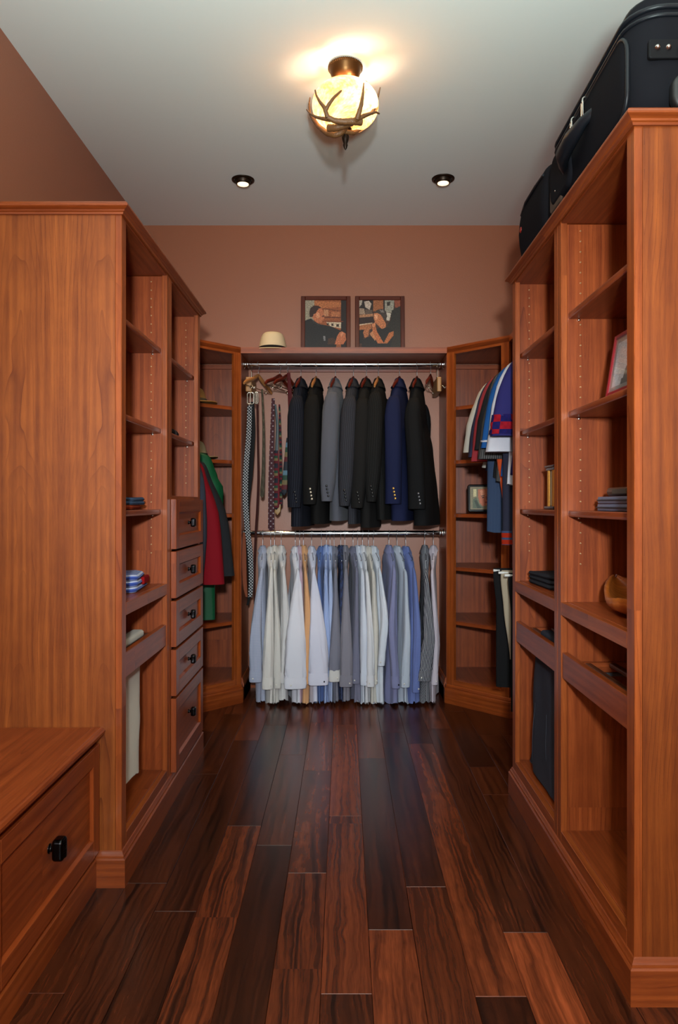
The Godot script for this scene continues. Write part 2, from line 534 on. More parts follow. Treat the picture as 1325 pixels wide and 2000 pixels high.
	# baseboards in the alcove of the hanging bay
	var bp := [Vector2(0, 0.0), Vector2(0.014, 0.0), Vector2(0.014, 0.10), Vector2(0.010, 0.108), Vector2(0.010, 0.120), Vector2(0.004, 0.135), Vector2(0, 0.135)]
	b = MB.new(); b.sweep([Vector2(0.594, 4.16), Vector2(0.594, BACK), Vector2(-0.594, BACK), Vector2(-0.594, 4.16)], bp, 1.0, 0, 3)
	tag(structure("baseboard_back", b, wood(Color(0.95, 0.85, 0.72))), "cherry baseboard round the alcove behind the hanging shirts", "baseboard")

# ---------------------------------------------------------------- cabinets
const CORNICE := [Vector2(0, 2.012), Vector2(0.006, 2.012), Vector2(0.007, 2.018), Vector2(0.011, 2.020), Vector2(0.013, 2.024), Vector2(0.019, 2.0275), Vector2(0.025, 2.031), Vector2(0.0255, 2.035), Vector2(0.023, 2.041), Vector2(0.017, 2.046), Vector2(0.0, 2.046)]
const BASE := [Vector2(0, 0.0), Vector2(0.014, 0.0), Vector2(0.014, 0.082), Vector2(0.0105, 0.0865), Vector2(0.0085, 0.0865), Vector2(0.0085, 0.0925), Vector2(0.006, 0.0965), Vector2(0.003, 0.1035), Vector2(0.0, 0.106)]

func tall_unit(s: float, z0: float, z1: float, zd0: float, zd1: float, lab: String):
	var t := thing("shelf_cabinet", lab, "cabinet", Vector3(s * 0.95, 0, -z0 - 0.6))
	var fx := 0.667
	var bx := 1.25
	var Wd := wood(Color(0.82, 0.60, 0.38) if s < 0 else Color(0.76, 0.53, 0.30), 0.42, false); var St := wood(Color(1.0, 0.92, 0.78)); var Sh := wood(Color(0.94, 0.82, 0.74)); var In := wood(Color(0.97, 0.86, 0.78))
	var b := MB.new(); wb(b, s, fx + 0.0192, bx, 0.0, 2.016, z0, z0 + 0.019, 1, 0.0008, Vector2(0.848 if s < 0 else 0.06, 0.02)); build("end_panel", b, Wd, t)
	b = MB.new(); wb(b, s, fx + 0.0192, bx, 0.0, 2.016, z1 - 0.019, z1); build("end_panel", b, In, t)
	for q in [[z0, z0 + 0.044], [zd0, (zd0 + zd1) * 0.5 - 0.0005], [(zd0 + zd1) * 0.5 + 0.0005, zd1], [z1 - 0.044, z1]]:
		b = MB.new(); wb(b, s, fx, fx + 0.019, 0.0, 2.014, q[0], q[1]); build("stile", b, St, t)
	for q in [[zd0 + 0.004, zd0 + 0.023], [zd1 - 0.023, zd1 - 0.004]]:
		b = MB.new(); wb(b, s, fx + 0.0192, bx - 0.02, 0.0, 2.005, q[0], q[1]); build("divider", b, In, t)
	b = MB.new(); wb(b, s, bx - 0.016, bx, 0.0, 2.005, z0 + 0.0192, z1 - 0.0192); build("back_panel", b, In, t)
	b = MB.new(); wb(b, s, fx + 0.001, bx, 2.006, 2.03, z0 + 0.001, z1 - 0.001, 2); build("top_panel", b, Sh, t)
	b = MB.new(); b.sweep([Vector2(s * bx, z0), Vector2(s * fx, z0), Vector2(s * fx, z1), Vector2(s * bx, z1)], CORNICE, s, 0, 3, roff()); build("cornice", b, wood(Color(0.95, 0.85, 0.72)), t)
	b = MB.new(); b.sweep([Vector2(s * (bx if s > 0 else 0.7505), z0), Vector2(s * fx, z0), Vector2(s * fx, z1), Vector2(s * bx, z1)], BASE, s, 0, 3, roff()); build("base_moulding", b, wood(Color(0.95, 0.85, 0.72)), t)
	var bays := [[z0 + 0.0192, zd0 + 0.0038, z0 + 0.044, zd0], [zd1 - 0.0038, z1 - 0.0192, zd1, z1 - 0.044]]
	for k in 2:
		var q: Array = bays[k]
		var drawers := s < 0 and k == 1
		b = MB.new(); wb(b, s, fx + 0.0195, bx - 0.018, 0.122, 0.141, q[0], q[1], 2); build("deck", b, Sh, t)
		b = MB.new(); wb(b, s, fx, fx + 0.019, 0.0865, 0.1405, q[2], q[3], 2); build("rail", b, St, t)
		for y in ([1.723, 1.42, 1.166] if drawers else [1.723, 1.42, 1.115]):
			if y == 1.166:
				b = MB.new(); wb(b, s, fx + 0.0195, bx - 0.018, 1.157, 1.176, q[0], q[1], 2); build("fixed_shelf", b, Sh, t)
				b = MB.new(); wb(b, s, fx, fx + 0.019, 1.14, 1.176, q[2], q[3], 2); build("rail", b, St, t)
			else:
				# rounded front edge
				b = MB.new()
				var h := 0.0095
				var x0 := 0.690
				var pr := [Vector2(0.54, y - h), Vector2(0.54, y + h), Vector2(0.003, y + h), Vector2(0.0008, y + h * 0.75), Vector2(0, y + h * 0.3), Vector2(0, y - h * 0.3), Vector2(0.0008, y - h * 0.75), Vector2(0.003, y - h)]
				b.sweep([Vector2(s * x0, q[0] + 0.001), Vector2(s * x0, q[1] - 0.001)], pr, -s, 0, 1, roff())
				build("shelf", b, Sh, t)
		if not drawers:
			b = MB.new(); wb(b, s, fx + 0.0195, bx - 0.018, 0.825, 0.844, q[0], q[1], 2); build("fixed_shelf", b, Sh, t)
			b = MB.new(); wb(b, s, fx, fx + 0.019, 0.804, 0.844, q[2], q[3], 2); build("rail", b, St, t)
			# pull-out trouser rack
			b = MB.new(); wb(b, s, fx + 0.003, fx + 0.022, 0.612, 0.690, q[2] + 0.003, q[3] - 0.003, 2); var rack := build("trouser_rack", b, Sh, t)
			for z in [q[0] + 0.014, q[1] - 0.03]:
				b = MB.new(); wb(b, s, fx + 0.023, 1.18, 0.634, 0.664, z, z + 0.016, 0); build("side_rail", b, In, rack)
				b = MB.new(); b.box(Vector3(s * 0.70, 0.622, -z + 0.002), Vector3(s * 1.15, 0.633, -z - 0.012), 0, 0.001); build("slide", b, plain("slide_steel", Color(0.6, 0.6, 0.6), 0.35, 0.9), rack)
			for i in 6:
				var xb := 0.735 + 0.075 * i
				b = MB.new(); b.pad(Vector3(s * xb, 0.660, -(q[0] + q[1]) * 0.5), Vector3(0.022, 0.014, q[1] - q[0] - 0.09), 0.005, 0.006); build("bar", b, wood(Color(0.62, 0.62, 0.66), 0.5), rack)
		# holes for shelf pins, with brass sleeves: too many and too small to be parts of their own
		b = MB.new()
		for z in [[q[0] + 0.0006, 1.0], [q[1] - 0.0006, -1.0]]:
			for x in [0.728, 1.16]:
				var y := 0.96 if not drawers else 1.24
				while y < 1.99:
					if absf(y - 1.723) > 0.02 and absf(y - 1.42) > 0.02 and (drawers or absf(y - 1.115) > 0.02):
						b.lathe([Vector2(0.0012, 0.0), Vector2(0.0025, 0.0004), Vector2(0.0025, -0.001)], 8, Vector3(s * x, y, -z[0] + z[1] * -0.0), Basis(Vector3.RIGHT, -PI / 2 * -z[1] * -1.0), false)
					y += 0.032
		tag(build("peg_sleeves", b, plain("brass", Color(0.78, 0.66, 0.48), 0.35, 0.8), t), "small brass sleeves of the shelf pin holes", "", "", "stuff")
		for y in ([1.711, 1.408] if drawers else [1.711, 1.408, 1.103]):
			for z in [q[0] + 0.004, q[1] - 0.004]:
				b = MB.new(); b.pad(Vector3(s * 0.722, y - 0.002, -z), Vector3(0.009, 0.005, 0.009), 0.003, 0.0015, Basis.IDENTITY, 3); build("shelf_pin", b, plain("pin_nickel", Color(0.8, 0.78, 0.74), 0.25, 1.0), t)
		if drawers:
			var ys := [[1.163, 0.970], [0.961, 0.781], [0.770, 0.593], [0.582, 0.404], [0.394, 0.110]]
			for i in 5:
				drawer_front(t, s, fx - 0.0005, q[2] - 0.018, q[3] + 0.006, ys[i][1], ys[i][0], Vector3(s * (fx - 0.0225), (ys[i][0] + ys[i][1]) * 0.5 + (0.02 if i == 4 else 0.0), -(q[2] + q[3]) * 0.5 + 0.01), 0.85)
	return t

# a drawer: frame of stiles and rails round a recessed panel, box behind, cast knob
func drawer_front(t: Node3D, s: float, fx: float, z0: float, z1: float, y0: float, y1: float, knob: Vector3, ks: float):
	var b := MB.new()
	var th := 0.021
	var m := 0.052
	var x0 := fx - th
	wb(b, s, x0, fx, y0, y1, z0, z0 + m); wb(b, s, x0, fx, y0, y1, z1 - m, z1)
	wb(b, s, x0, fx, y0, y0 + m, z0 + m, z1 - m, 2); wb(b, s, x0, fx, y1 - m, y1, z0 + m, z1 - m, 2)
	var d := build("drawer", b, wood(Color(0.94, 0.82, 0.74)), t)
	b = MB.new(); wb(b, s, x0 + 0.0095, fx - 0.001, y0 + m, y1 - m, z0 + m, z1 - m, 2)
	# sloping inner bead
	var bead := [[Vector2(0, 0), Vector2(0.006, 0), Vector2(0.0035, 0.004), Vector2(0, 0.008)]]
	build("panel", b, wood(Color(0.94, 0.82, 0.74)), d)
	b = MB.new()
	var iy0 := y0 + m; var iy1 := y1 - m; var iz0 := z0 + m; var iz1 := z1 - m
	var xa := s * (x0 + 0.0005); var xb := s * (x0 + 0.0094); var e := 0.006
	var P := [Vector3(0, iy0, -iz0), Vector3(0, iy1, -iz0), Vector3(0, iy1, -iz1), Vector3(0, iy0, -iz1)]
	var C := Vector3(0, (iy0 + iy1) * 0.5, -(iz0 + iz1) * 0.5)
	for i in 4:
		var j := (i + 1) % 4
		var a: Vector3 = P[i]; var c: Vector3 = P[j]
		var inn := func(p: Vector3) -> Vector3: return p + Vector3(0, signf(C.y - p.y), signf(C.z - p.z)) * e
		var a1: Vector3 = inn.call(a); var c1: Vector3 = inn.call(c)
		var mid := (a + c) * 0.5
		var into := (Vector3(0, C.y, C.z) - mid)
		into = Vector3(0, into.y if absf(a.y - c.y) < 0.001 else 0.0, into.z if absf(a.z - c.z) < 0.001 else 0.0).normalized()
		b.quad(a + Vector3(xa, 0, 0), c + Vector3(xa, 0, 0), c1 + Vector3(xb, 0, 0), a1 + Vector3(xb, 0, 0), (into * 0.8 + Vector3(-s * 0.6, 0, 0)).normalized(), Vector2(0, 0), Vector2(0, 0.2), Vector2(0.01, 0.2), Vector2(0.01, 0))
	build("bead", b, wood(Color(1.0, 0.86, 0.72), 0.28), d)
	b = MB.new()
	for q in [[z0 + 0.03, z0 + 0.042], [z1 - 0.042, z1 - 0.03]]: wb(b, s, fx, fx + 0.4, y0 + 0.02, y1 - 0.03, q[0], q[1], 0)
	wb(b, s, fx + 0.0005, fx + 0.4, y0 + 0.02, y0 + 0.03, z0 + 0.042, z1 - 0.042, 0); wb(b, s, fx + 0.39, fx + 0.4, y0 + 0.03, y1 - 0.03, z0 + 0.042, z1 - 0.042, 2)
	build("drawer_box", b, wood(Color(1.2, 1.2, 1.1)), d)
	# knob: rectangular cushion with fluted edge on a stepped stem
	b = MB.new()
	var turn := Basis(Vector3.FORWARD, PI / 2 * -s)   # y of the lathe points into the aisle
	var base := Vector3(s * (x0 + 0.0095), knob.y, knob.z)
	b.lathe([Vector2(0.010 * ks, 0), Vector2(0.010 * ks, 0.002), Vector2(0.006 * ks, 0.004), Vector2(0.007 * ks, 0.010), Vector2(0.011 * ks, 0.013)], 14, base, turn)
	var kn := base + Vector3(-s * (0.012 + 0.011 * ks), 0, 0)
	b.pad(kn, Vector3(0.044 * ks, 0.022 * ks, 0.032 * ks), 0.009 * ks, 0.006 * ks, Basis(Vector3(0, 1, 0), Vector3(-s, 0, 0), Vector3(0, 0, 1)), 5)
	for i in 7:
		var y := (i - 3) * 0.0052 * ks
		b.tube([kn + Vector3(-s * 0.0105 * ks, y, -0.010 * ks), kn + Vector3(-s * 0.0122 * ks, y, 0), kn + Vector3(-s * 0.0105 * ks, y, 0.010 * ks)], [0.0008, 0.0019, 0.0008], 6)
	tag(build("knob", b, plain("pewter", Color(0.16, 0.155, 0.16), 0.22, 1.0), d), "dark cast metal knob")

func furniture():
	tall_unit(1.0, 1.645, 2.832, 2.200, 2.272, "tall cherry cabinet of open shelves carrying the black luggage")
	tall_unit(-1.0, 2.150, 3.320, 2.703, 2.777, "tall cherry cabinet with five drawers and open shelves beside the bench")
	var shelf_top := Vector2(0, 0)
	# path of the cornice round the far end of the room
	var path := [Vector2(0.885, 2.860), Vector2(0.885, 3.835), Vector2(0.594, 4.13), Vector2(-0.594, 4.13), Vector2(-0.885, 3.835), Vector2(-0.885, 3.348)]
	var CW := wood(Color(0.95, 0.85, 0.72))
	for s in [1.0, -1.0]:
		var t := thing("corner_cabinet", "angled corner shelf cabinet holding the framed portrait" if s > 0 else "angled corner shelf cabinet holding two straw hats", "cabinet", Vector3(s * 0.9, 0, -4.1))
		var A := Vector2(s * 0.594, 4.13); var B := Vector2(s * 0.885, 3.835)
		var u := (B - A).normalized()
		var nin := Vector2(s * 0.7121, 0.7021)   # from the front face inwards
		var St := wood(Color(1.0, 0.92, 0.78)); var In := wood(Color(0.97, 0.86, 0.78)); var Sh := wood(Color(0.94, 0.82, 0.74))
		var b := MB.new()
		for q in [[0.0, 0.05], [A.distance_to(B) - 0.05, A.distance_to(B)]]:
			b = MB.new(); b.prism([A + u * q[0], A + u * q[1], A + u * q[1] + nin * 0.019, A + u * q[0] + nin * 0.019], 0.0, 2.012, roff())
			swap_uv(b); build("stile", b, St, t)
		var L := A.distance_to(B) - 0.05
		b = MB.new(); b.prism([A + u * 0.0502, A + u * (L - 0.0002), A + u * (L - 0.0002) + nin * 0.019, A + u * 0.0502 + nin * 0.019], 0.07, 0.137, roff()); build("rail", b, St, t)
		b = MB.new(); b.prism([A + u * 0.0502, A + u * (L - 0.0002), A + u * (L - 0.0002) + nin * 0.019, A + u * 0.0502 + nin * 0.019], 2.000, 2.012, roff()); build("rail", b, St, t)
		b = MB.new(); wb(b, s, 0.594, 0.612, 0.0, 2.010, 4.152, BACK - 0.002); build("side_panel", b, In, t)
		b = MB.new(); wb(b, s, 0.906, WALLX - 0.002, 0.0, 2.010, 3.836, 3.854); build("side_panel", b, In, t)
		b = MB.new(); wb(b, s, 0.6125, WALLX - 0.002, 0.0, 2.008, BACK - 0.014, BACK - 0.002); build("back_panel", b, In, t)
		b = MB.new(); wb(b, s, WALLX - 0.014, WALLX - 0.002, 0.0, 2.008, 3.8545, BACK - 0.0145); build("back_panel", b, In, t)
		b = MB.new(); wb(b, s, 0.6125, WALLX - 0.0145, 1.978, 2.000, BACK - 0.03, BACK - 0.0145, 0); build("cleat", b, In, t)
		var foot := [A + nin * 0.0195 + Vector2(s * 0.0006, 0.0266), A + nin * 0.034 + u * 0.005, B + nin * 0.034 - u * 0.005, Vector2(s * 0.92, 3.8555), Vector2(s * (WALLX - 0.016), 3.8555), Vector2(s * (WALLX - 0.016), BACK - 0.016), Vector2(s * 0.6135, BACK - 0.016)]
		foot[0] = Vector2(s * 0.6135, A.y + 0.045)
		var full := [A + nin * 0.0195 + u * 0.001, B + nin * 0.0195 - u * 0.001, Vector2(s * (WALLX - 0.016), 3.8555), Vector2(s * (WALLX - 0.016), BACK - 0.016), Vector2(s * 0.6135, BACK - 0.016), Vector2(s * 0.6135, 4.153)]
		for y in [1.703, 1.394, 1.086, 0.779, 0.468]:
			b = MB.new(); b.prism(foot, y - 0.019, y, roff()); build("shelf", b, Sh, t)
			# front edge band
			b = MB.new(); b.prism([A + nin * 0.0315 + u * 0.006, B + nin * 0.0315 - u * 0.006, B + nin * 0.0338 - u * 0.006, A + nin * 0.0338 + u * 0.006], y - 0.0195, y + 0.0003, roff()); build("edge_band", b, Sh, t)
		b = MB.new(); b.prism(full, 0.111, 0.130, roff()); build("deck", b, Sh, t)
		b = MB.new(); b.prism([A + u * 0.001, B - u * 0.001, Vector2(s * (WALLX - 0.002), 3.8355), Vector2(s * (WALLX - 0.002), BACK - 0.002), Vector2(s * 0.595, BACK - 0.002)], 2.0125, 2.034, roff()); build("top_panel", b, In, t)
		b = MB.new(); b.sweep(path, CORNICE, -1.0, 1 if s > 0 else 3, 2 if s > 0 else 4, roff()); build("cornice", b, CW, t)
		b = MB.new(); b.sweep([Vector2(s * 1.25, 3.835), B, A, Vector2(s * 0.594, 4.45)] , BASE, s, 0, 3, roff()); build("base_moulding", b, wood(Color(0.95, 0.85, 0.72)), t)
		# the hanging bay beside it: a top with its cornice
		var z1 := 2.832 if s > 0 else 3.32
		t = thing("hanging_shelf", "cherry top shelf over the hanging polo shirts" if s > 0 else "cherry top shelf over the red and green jackets", "shelf", Vector3(s * 1.05, 2.01, -(z1 + 3.835) * 0.5))
		b = MB.new(); wb(b, s, 0.886, WALLX - 0.002, 2.0125, 2.034, z1 + 0.027, 3.834, 2); build("shelf_board", b, In, t)
		b = MB.new(); b.sweep(path, CORNICE, -1.0, 0 if s > 0 else 4, 1 if s > 0 else 5, roff()); build("cornice", b, CW, t)
		b = MB.new(); wb(b, s, WALLX - 0.022, WALLX - 0.002, 1.93, 2.010, z1 + 0.003, 3.834, 2); build("cleat", b, CW, t)
	var t := thing("hanging_shelf", "long cherry top shelf carrying the two paintings and a white hat", "shelf", Vector3(0, 2.01, -4.3))
	var b := MB.new(); wb(b, 1, -0.593, 0.593, 2.0125, 2.034, 4.131, BACK - 0.002, 0); build("shelf_board", b, wood(Color(0.94, 0.82, 0.74)), t)
	b = MB.new(); b.sweep(path, CORNICE, -1.0, 2, 3, roff()); build("cornice", b, CW, t)
	b = MB.new(); wb(b, 1, -0.575, 0.575, 1.962, 2.010, BACK - 0.02, BACK - 0.002, 0); build("cleat", b, wood(Color(0.94, 0.82, 0.74)), t)
	# rods
	for r in [[1.970, "upper chrome rod carrying the suit jackets"], [0.971, "lower chrome rod carrying the row of dress shirts"]]:
		rod(Vector3(-0.593, r[0], -4.25), Vector3(0.593, r[0], -4.25), r[1])
	rod(Vector3(0.93, 1.93, -2.834), Vector3(0.93, 1.93, -3.834), "chrome rod carrying the polo shirts")
	rod(Vector3(0.93, 0.965, -2.834), Vector3(0.93, 0.965, -3.834), "chrome rod carrying the black and cream trousers")
	rod(Vector3(-0.93, 1.68, -3.322), Vector3(-0.93, 1.68, -3.834), "chrome rod carrying the red, black and green jackets")
	bench()

func swap_uv(b: MB):
	for i in b.uv.size(): b.uv[i] = Vector2(b.uv[i].y, b.v[i].y)

func rod(a: Vector3, c: Vector3, lab: String):
	var t := thing("closet_rod", lab, "rod", a)
	var ch := plain("chrome", Color(0.86, 0.86, 0.87), 0.09, 1.0)
	var d := (c - a).normalized()
	var b := MB.new(); b.tube([a + d * 0.006, a + d * 0.02, (a + c) * 0.5, c - d * 0.02, c - d * 0.006], [0.0145], 24); build("rod", b, ch, t)
	var bas := Basis(Quaternion(Vector3.UP, d))
	for q in [[a, bas], [c, Basis(Quaternion(Vector3.UP, -d))]]:
		b = MB.new(); b.lathe([Vector2(0.024, 0.0006), Vector2(0.024, 0.003), Vector2(0.021, 0.0055), Vector2(0.018, 0.007), Vector2(0.0175, 0.016), Vector2(0.0205, 0.018), Vector2(0.0205, 0.024), Vector2(0.0185, 0.0265), Vector2(0.0150, 0.027)], 20, q[0], q[1]); build("flange", b, ch, t)

func bench():
	var t := thing("drawer_bench", "low cherry bench with one wide drawer in front of the tall end panel", "bench", Vector3(-1.0, 0, -1.75))
	var zf := 2.149
	var zn := 1.36
	var fx := 0.752
	var top := wood(Color(0.94, 0.82, 0.74), 0.3)
	var b := MB.new(); wb(b, -1, fx + 0.001, WALLX - 0.002, 0.446, 0.4755, zn, zf, 2); build("bench_top", b, top, t)
	# moulded nosing along the front
	var nose := [Vector2(0, 0.434), Vector2(0.012, 0.434), Vector2(0.016, 0.441), Vector2(0.022, 0.446), Vector2(0.024, 0.451), Vector2(0.031, 0.454), Vector2(0.036, 0.460), Vector2(0.0365, 0.467), Vector2(0.032, 0.4725), Vector2(0.026, 0.4745), Vector2(0.024, 0.4765), Vector2(0.0, 0.4765)]
	b = MB.new(); b.sweep([Vector2(-fx, zn), Vector2(-fx, zf)], nose, -1.0, 0, 1, roff()); build("nosing", b, wood(Color(0.94, 0.82, 0.74), 0.3), t)
	b = MB.new(); wb(b, -1, fx, fx + 0.019, 0.0, 0.434, zf - 0.03, zf); wb(b, -1, fx, fx + 0.019, 0.0, 0.434, zn, zn + 0.05); wb(b, -1, fx, fx + 0.019, 0.424, 0.445, zn + 0.05, zf - 0.03, 2); wb(b, -1, fx, fx + 0.019, 0.0, 0.10, zn + 0.05, zf - 0.03, 2); build("face_frame", b, wood(Color(0.94, 0.82, 0.74)), t)
	b = MB.new(); wb(b, -1, fx + 0.0195, WALLX - 0.002, 0.0, 0.445, zn, zn + 0.019); build("end_panel", b, wood(), t)
	b = MB.new(); b.sweep([Vector2(-1.25, zn), Vector2(-fx, zn), Vector2(-fx, zf)], BASE, -1.0, 0, 2, roff()); build("base_moulding", b, wood(Color(0.95, 0.85, 0.72)), t)
	drawer_front(t, -1.0, fx - 0.0005, 1.475, zf - 0.006, 0.108, 0.429, Vector3(-0.70, 0.280, -1.80), 1.25)

# ---------------------------------------------------------------- lamps
func lamps():
	var bronze := plain("bronze", Color(0.33, 0.22, 0.11), 0.38, 0.85)
	var C := Vector3((675.0 - VX) / FOCAL * 2.84, CEIL, -2.84)
	var t := thing("antler_ceiling_lamp", "amber glass bowl ceiling lamp wrapped in bronze antlers", "lamp", C)
	var b := MB.new()
	b.lathe([Vector2(0.060, -0.0005), Vector2(0.066, -0.004), Vector2(0.066, -0.014), Vector2(0.062, -0.018), Vector2(0.058, -0.034), Vector2(0.047, -0.052), Vector2(0.030, -0.062), Vector2(0.012, -0.064), Vector2(0.010, -0.26), Vector2(0.004, -0.262)], 40, C)
	for i in 52:
		var a := TAU * i / 52
		b.pad(C + Vector3(cos(a) * 0.0665, -0.009, sin(a) * 0.0665), Vector3(0.005, 0.010, 0.0045), 0.0015, 0.0015, Basis(Vector3.UP, -a), 2, 0.0, 2)
	build("canopy", b, bronze, t)
	# bowl of scavo glass, open at the top
	b = MB.new()
	var prof := []
	for i in 25:
		var a := lerpf(-PI / 2, PI / 2 * 0.62, i / 24.0)
		prof.append(Vector2(maxf(0.132 * cos(a), 0.006), 0.094 * sin(a)))
	b.lathe(prof, 48, C + Vector3(0, -0.158, 0), Basis.IDENTITY, false)
	var gm := StandardMaterial3D.new(); gm.resource_name = "scavo_glass"
	gm.albedo_texture = glass_texture(); gm.albedo_color = Color(1, 1, 1); gm.roughness = 0.35
	gm.backlight_enabled = true; gm.backlight = Color(0.8, 0.8, 0.8); gm.cull_mode = BaseMaterial3D.CULL_DISABLED
	gm.uv1_scale = Vector3(2.2, 2.2, 1)
	build("glass_bowl", b, gm, t)
	# two bulbs, and a light in each
	var hot := StandardMaterial3D.new(); hot.resource_name = "lit_bulb"
	hot.albedo_color = Color(1, 0.95, 0.85); hot.emission_enabled = true; hot.emission = Color(1.0, 0.80, 0.52); hot.emission_energy_multiplier = 3.5
	for q in [Vector3(0.072, -0.150, 0.052), Vector3(-0.055, -0.150, -0.03)]:
		b = MB.new(); b.lathe([Vector2(0.004, 0.03), Vector2(0.013, 0.022), Vector2(0.02, 0.006), Vector2(0.018, -0.010), Vector2(0.010, -0.02), Vector2(0.002, -0.022)], 18, C + q); build("bulb", b, hot, t)
		b = MB.new(); b.lathe([Vector2(0.014, 0.012), Vector2(0.014, -0.012)], 12, C + q + Vector3(0, 0.042, 0)); b.tube([C + q + Vector3(0, 0.05, 0), C + Vector3(0, -0.085, 0)], [0.006], 8); build("socket", b, bronze, t)
		var l := OmniLight3D.new(); l.name = "lamp_bulb_light"; l.position = C + q; l.light_energy = LAMPE; l.light_color = Color(1.0, 0.93, 0.82); l.light_size = 0.02; l.omni_range = 12; l.omni_attenuation = 2.0; l.shadow_enabled = true; add_child(l, true)
	# antlers: a main beam with tines, three of them round the bowl
	var horn := plain("antler_resin", Color(0.42, 0.28, 0.15), 0.5, 0.0, 0.5)
	horn.uv1_triplanar = true; horn.uv1_scale = Vector3(9, 9, 9)
	var nt := NoiseTexture2D.new(); nt.width = 256; nt.height = 256; nt.seamless = true; nt.as_normal_map = true; nt.bump_strength = 4.0; nt.noise = noise(14, 0.06, 4); horn.normal_enabled = true; horn.normal_texture = nt
	var Zc := 2.84
	# each: list of [list of [px, py, dz (towards the viewer)], start radius, end radius]
	var antlers := [
		[[[[706, 238, 0.10], [690, 237, 0.115], [672, 238, 0.12], [654, 236, 0.125], [640, 229, 0.13]], 0.0125, 0.008],
			[[[640, 229, 0.13], [637, 219, 0.135], [634, 210, 0.135], [625, 199, 0.12], [618, 186, 0.105], [616, 176, 0.10]], 0.008, 0.0025],
			[[[636, 216, 0.135], [642, 205, 0.14], [652, 191, 0.14], [664, 180, 0.13], [680, 168, 0.11]], 0.007, 0.002],
			[[[645, 234, 0.125], [632, 232, 0.11], [618, 229, 0.07], [606, 222, 0.03], [599, 214, 0.0]], 0.007, 0.002]],
		[[[[642, 250, 0.06], [655, 250, 0.075], [672, 246, 0.085], [686, 241, 0.10], [698, 232, 0.125]], 0.0125, 0.009],
			[[[698, 232, 0.125], [701, 222, 0.135], [706, 205, 0.14], [709, 185, 0.13], [711, 162, 0.105]], 0.009, 0.002],
			[[[699, 232, 0.12], [712, 226, 0.11], [726, 221, 0.07], [735, 219, 0.03], [741, 222, 0.01]], 0.008, 0.003],
			[[[727, 221, 0.06], [733, 206, 0.02], [739, 188, -0.02], [743, 171, -0.05]], 0.0065, 0.0018]],
		[[[[676, 246, 0.02], [668, 258, 0.03], [655, 264, 0.03], [640, 261, 0.0], [624, 248, -0.04], [613, 234, -0.08]], 0.0115, 0.007],
			[[[613, 234, -0.08], [606, 222, -0.10], [604, 205, -0.11], [606, 190, -0.11]], 0.007, 0.002],
			[[[672, 256, 0.02], [690, 260, 0.0], [708, 250, -0.05], [722, 236, -0.09], [734, 215, -0.11]], 0.009, 0.002]]]
	for A in antlers:
		b = MB.new()
		for br in A:
			var pts := []; var rad := []
			var cv := Curve3D.new()
			for q in br[0]:
				cv.add_point(at(q[0], q[1], Zc - q[2]))
			for i in cv.point_count:
				var d := (cv.get_point_position(mini(i + 1, cv.point_count - 1)) - cv.get_point_position(maxi(i - 1, 0))) / 6.0
				cv.set_point_in(i, -d); cv.set_point_out(i, d)
			var L := cv.get_baked_length()
			var nn := 16
			for i in nn + 1:
				pts.append(cv.sample_baked(L * i / nn)); rad.append(1.15 * lerpf(br[1], br[2], float(i) / nn) * (1.0 + 0.06 * sin(i * 2.7)))
			b.tube(pts, rad, 10)
		build("antler", b, horn, t)
	b = MB.new()
	b.lathe([Vector2(0.022, 0.012), Vector2(0.026, 0.0), Vector2(0.018, -0.014), Vector2(0.012, -0.02), Vector2(0.015, -0.03), Vector2(0.013, -0.042), Vector2(0.008, -0.056), Vector2(0.010, -0.062), Vector2(0.006, -0.074), Vector2(0.001, -0.082)], 18, C + Vector3(0, -0.252, 0))
	build("finial", b, plain("dark_bronze", Color(0.14, 0.09, 0.05), 0.45, 0.7), t)
	# recessed spots
	for q in [[475.0, 351.0, "left"], [866.0, 349.0, "right"]]:
		var Z: float = (CEIL - EYE) * FOCAL / (VY - q[1])
		var P := at(q[0], q[1], Z)
		P.y = CEIL
		t = thing("recessed_spotlight", "small bronze recessed ceiling spotlight above the straw hat corner" if q[2] == "left" else "small bronze recessed ceiling spotlight nearer the black duffel bag", "lamp", P, "")
		b = MB.new(); b.lathe([Vector2(0.061, -0.0005), Vector2(0.060, -0.005), Vector2(0.052, -0.009), Vector2(0.047, -0.006), Vector2(0.045, -0.0008)], 36, P, Basis.IDENTITY, false); build("trim_ring", b, plain("trim_bronze", Color(0.17, 0.12, 0.08), 0.4, 0.7), t)
		b = MB.new(); b.lathe([Vector2(0.044, -0.001), Vector2(0.042, -0.012), Vector2(0.038, -0.022), Vector2(0.034, -0.026), Vector2(0.031, -0.024)], 32, P); build("eyeball", b, plain("trim_bronze", Color(0.17, 0.12, 0.08), 0.4, 0.7), t)
		b = MB.new(); b.lathe([Vector2(0.030, -0.022), Vector2(0.030, -0.026), Vector2(0.020, -0.029), Vector2(0.002, -0.030)], 24, P)
		var lens := StandardMaterial3D.new(); lens.resource_name = "lit_lens"; lens.albedo_color = Color(1, 0.95, 0.85); lens.emission_enabled = true; lens.emission = Color(1.0, 0.86, 0.66); lens.emission_energy_multiplier = 2.0
		build("lamp_lens", b, lens, t)
		var l := SpotLight3D.new(); l.name = "recessed_lamp_light"; l.position = P + Vector3(0, -0.035, 0); l.rotation_degrees = Vector3(-90, 0, 0); l.light_energy = SPOTE; l.light_color = Color(1.0, 0.84, 0.62)
		l.light_size = 0.03; l.spot_angle = 50; l.spot_angle_attenuation = 1.2; l.spot_range = 10; l.spot_attenuation = 2.0; l.shadow_enabled = true; add_child(l, true)

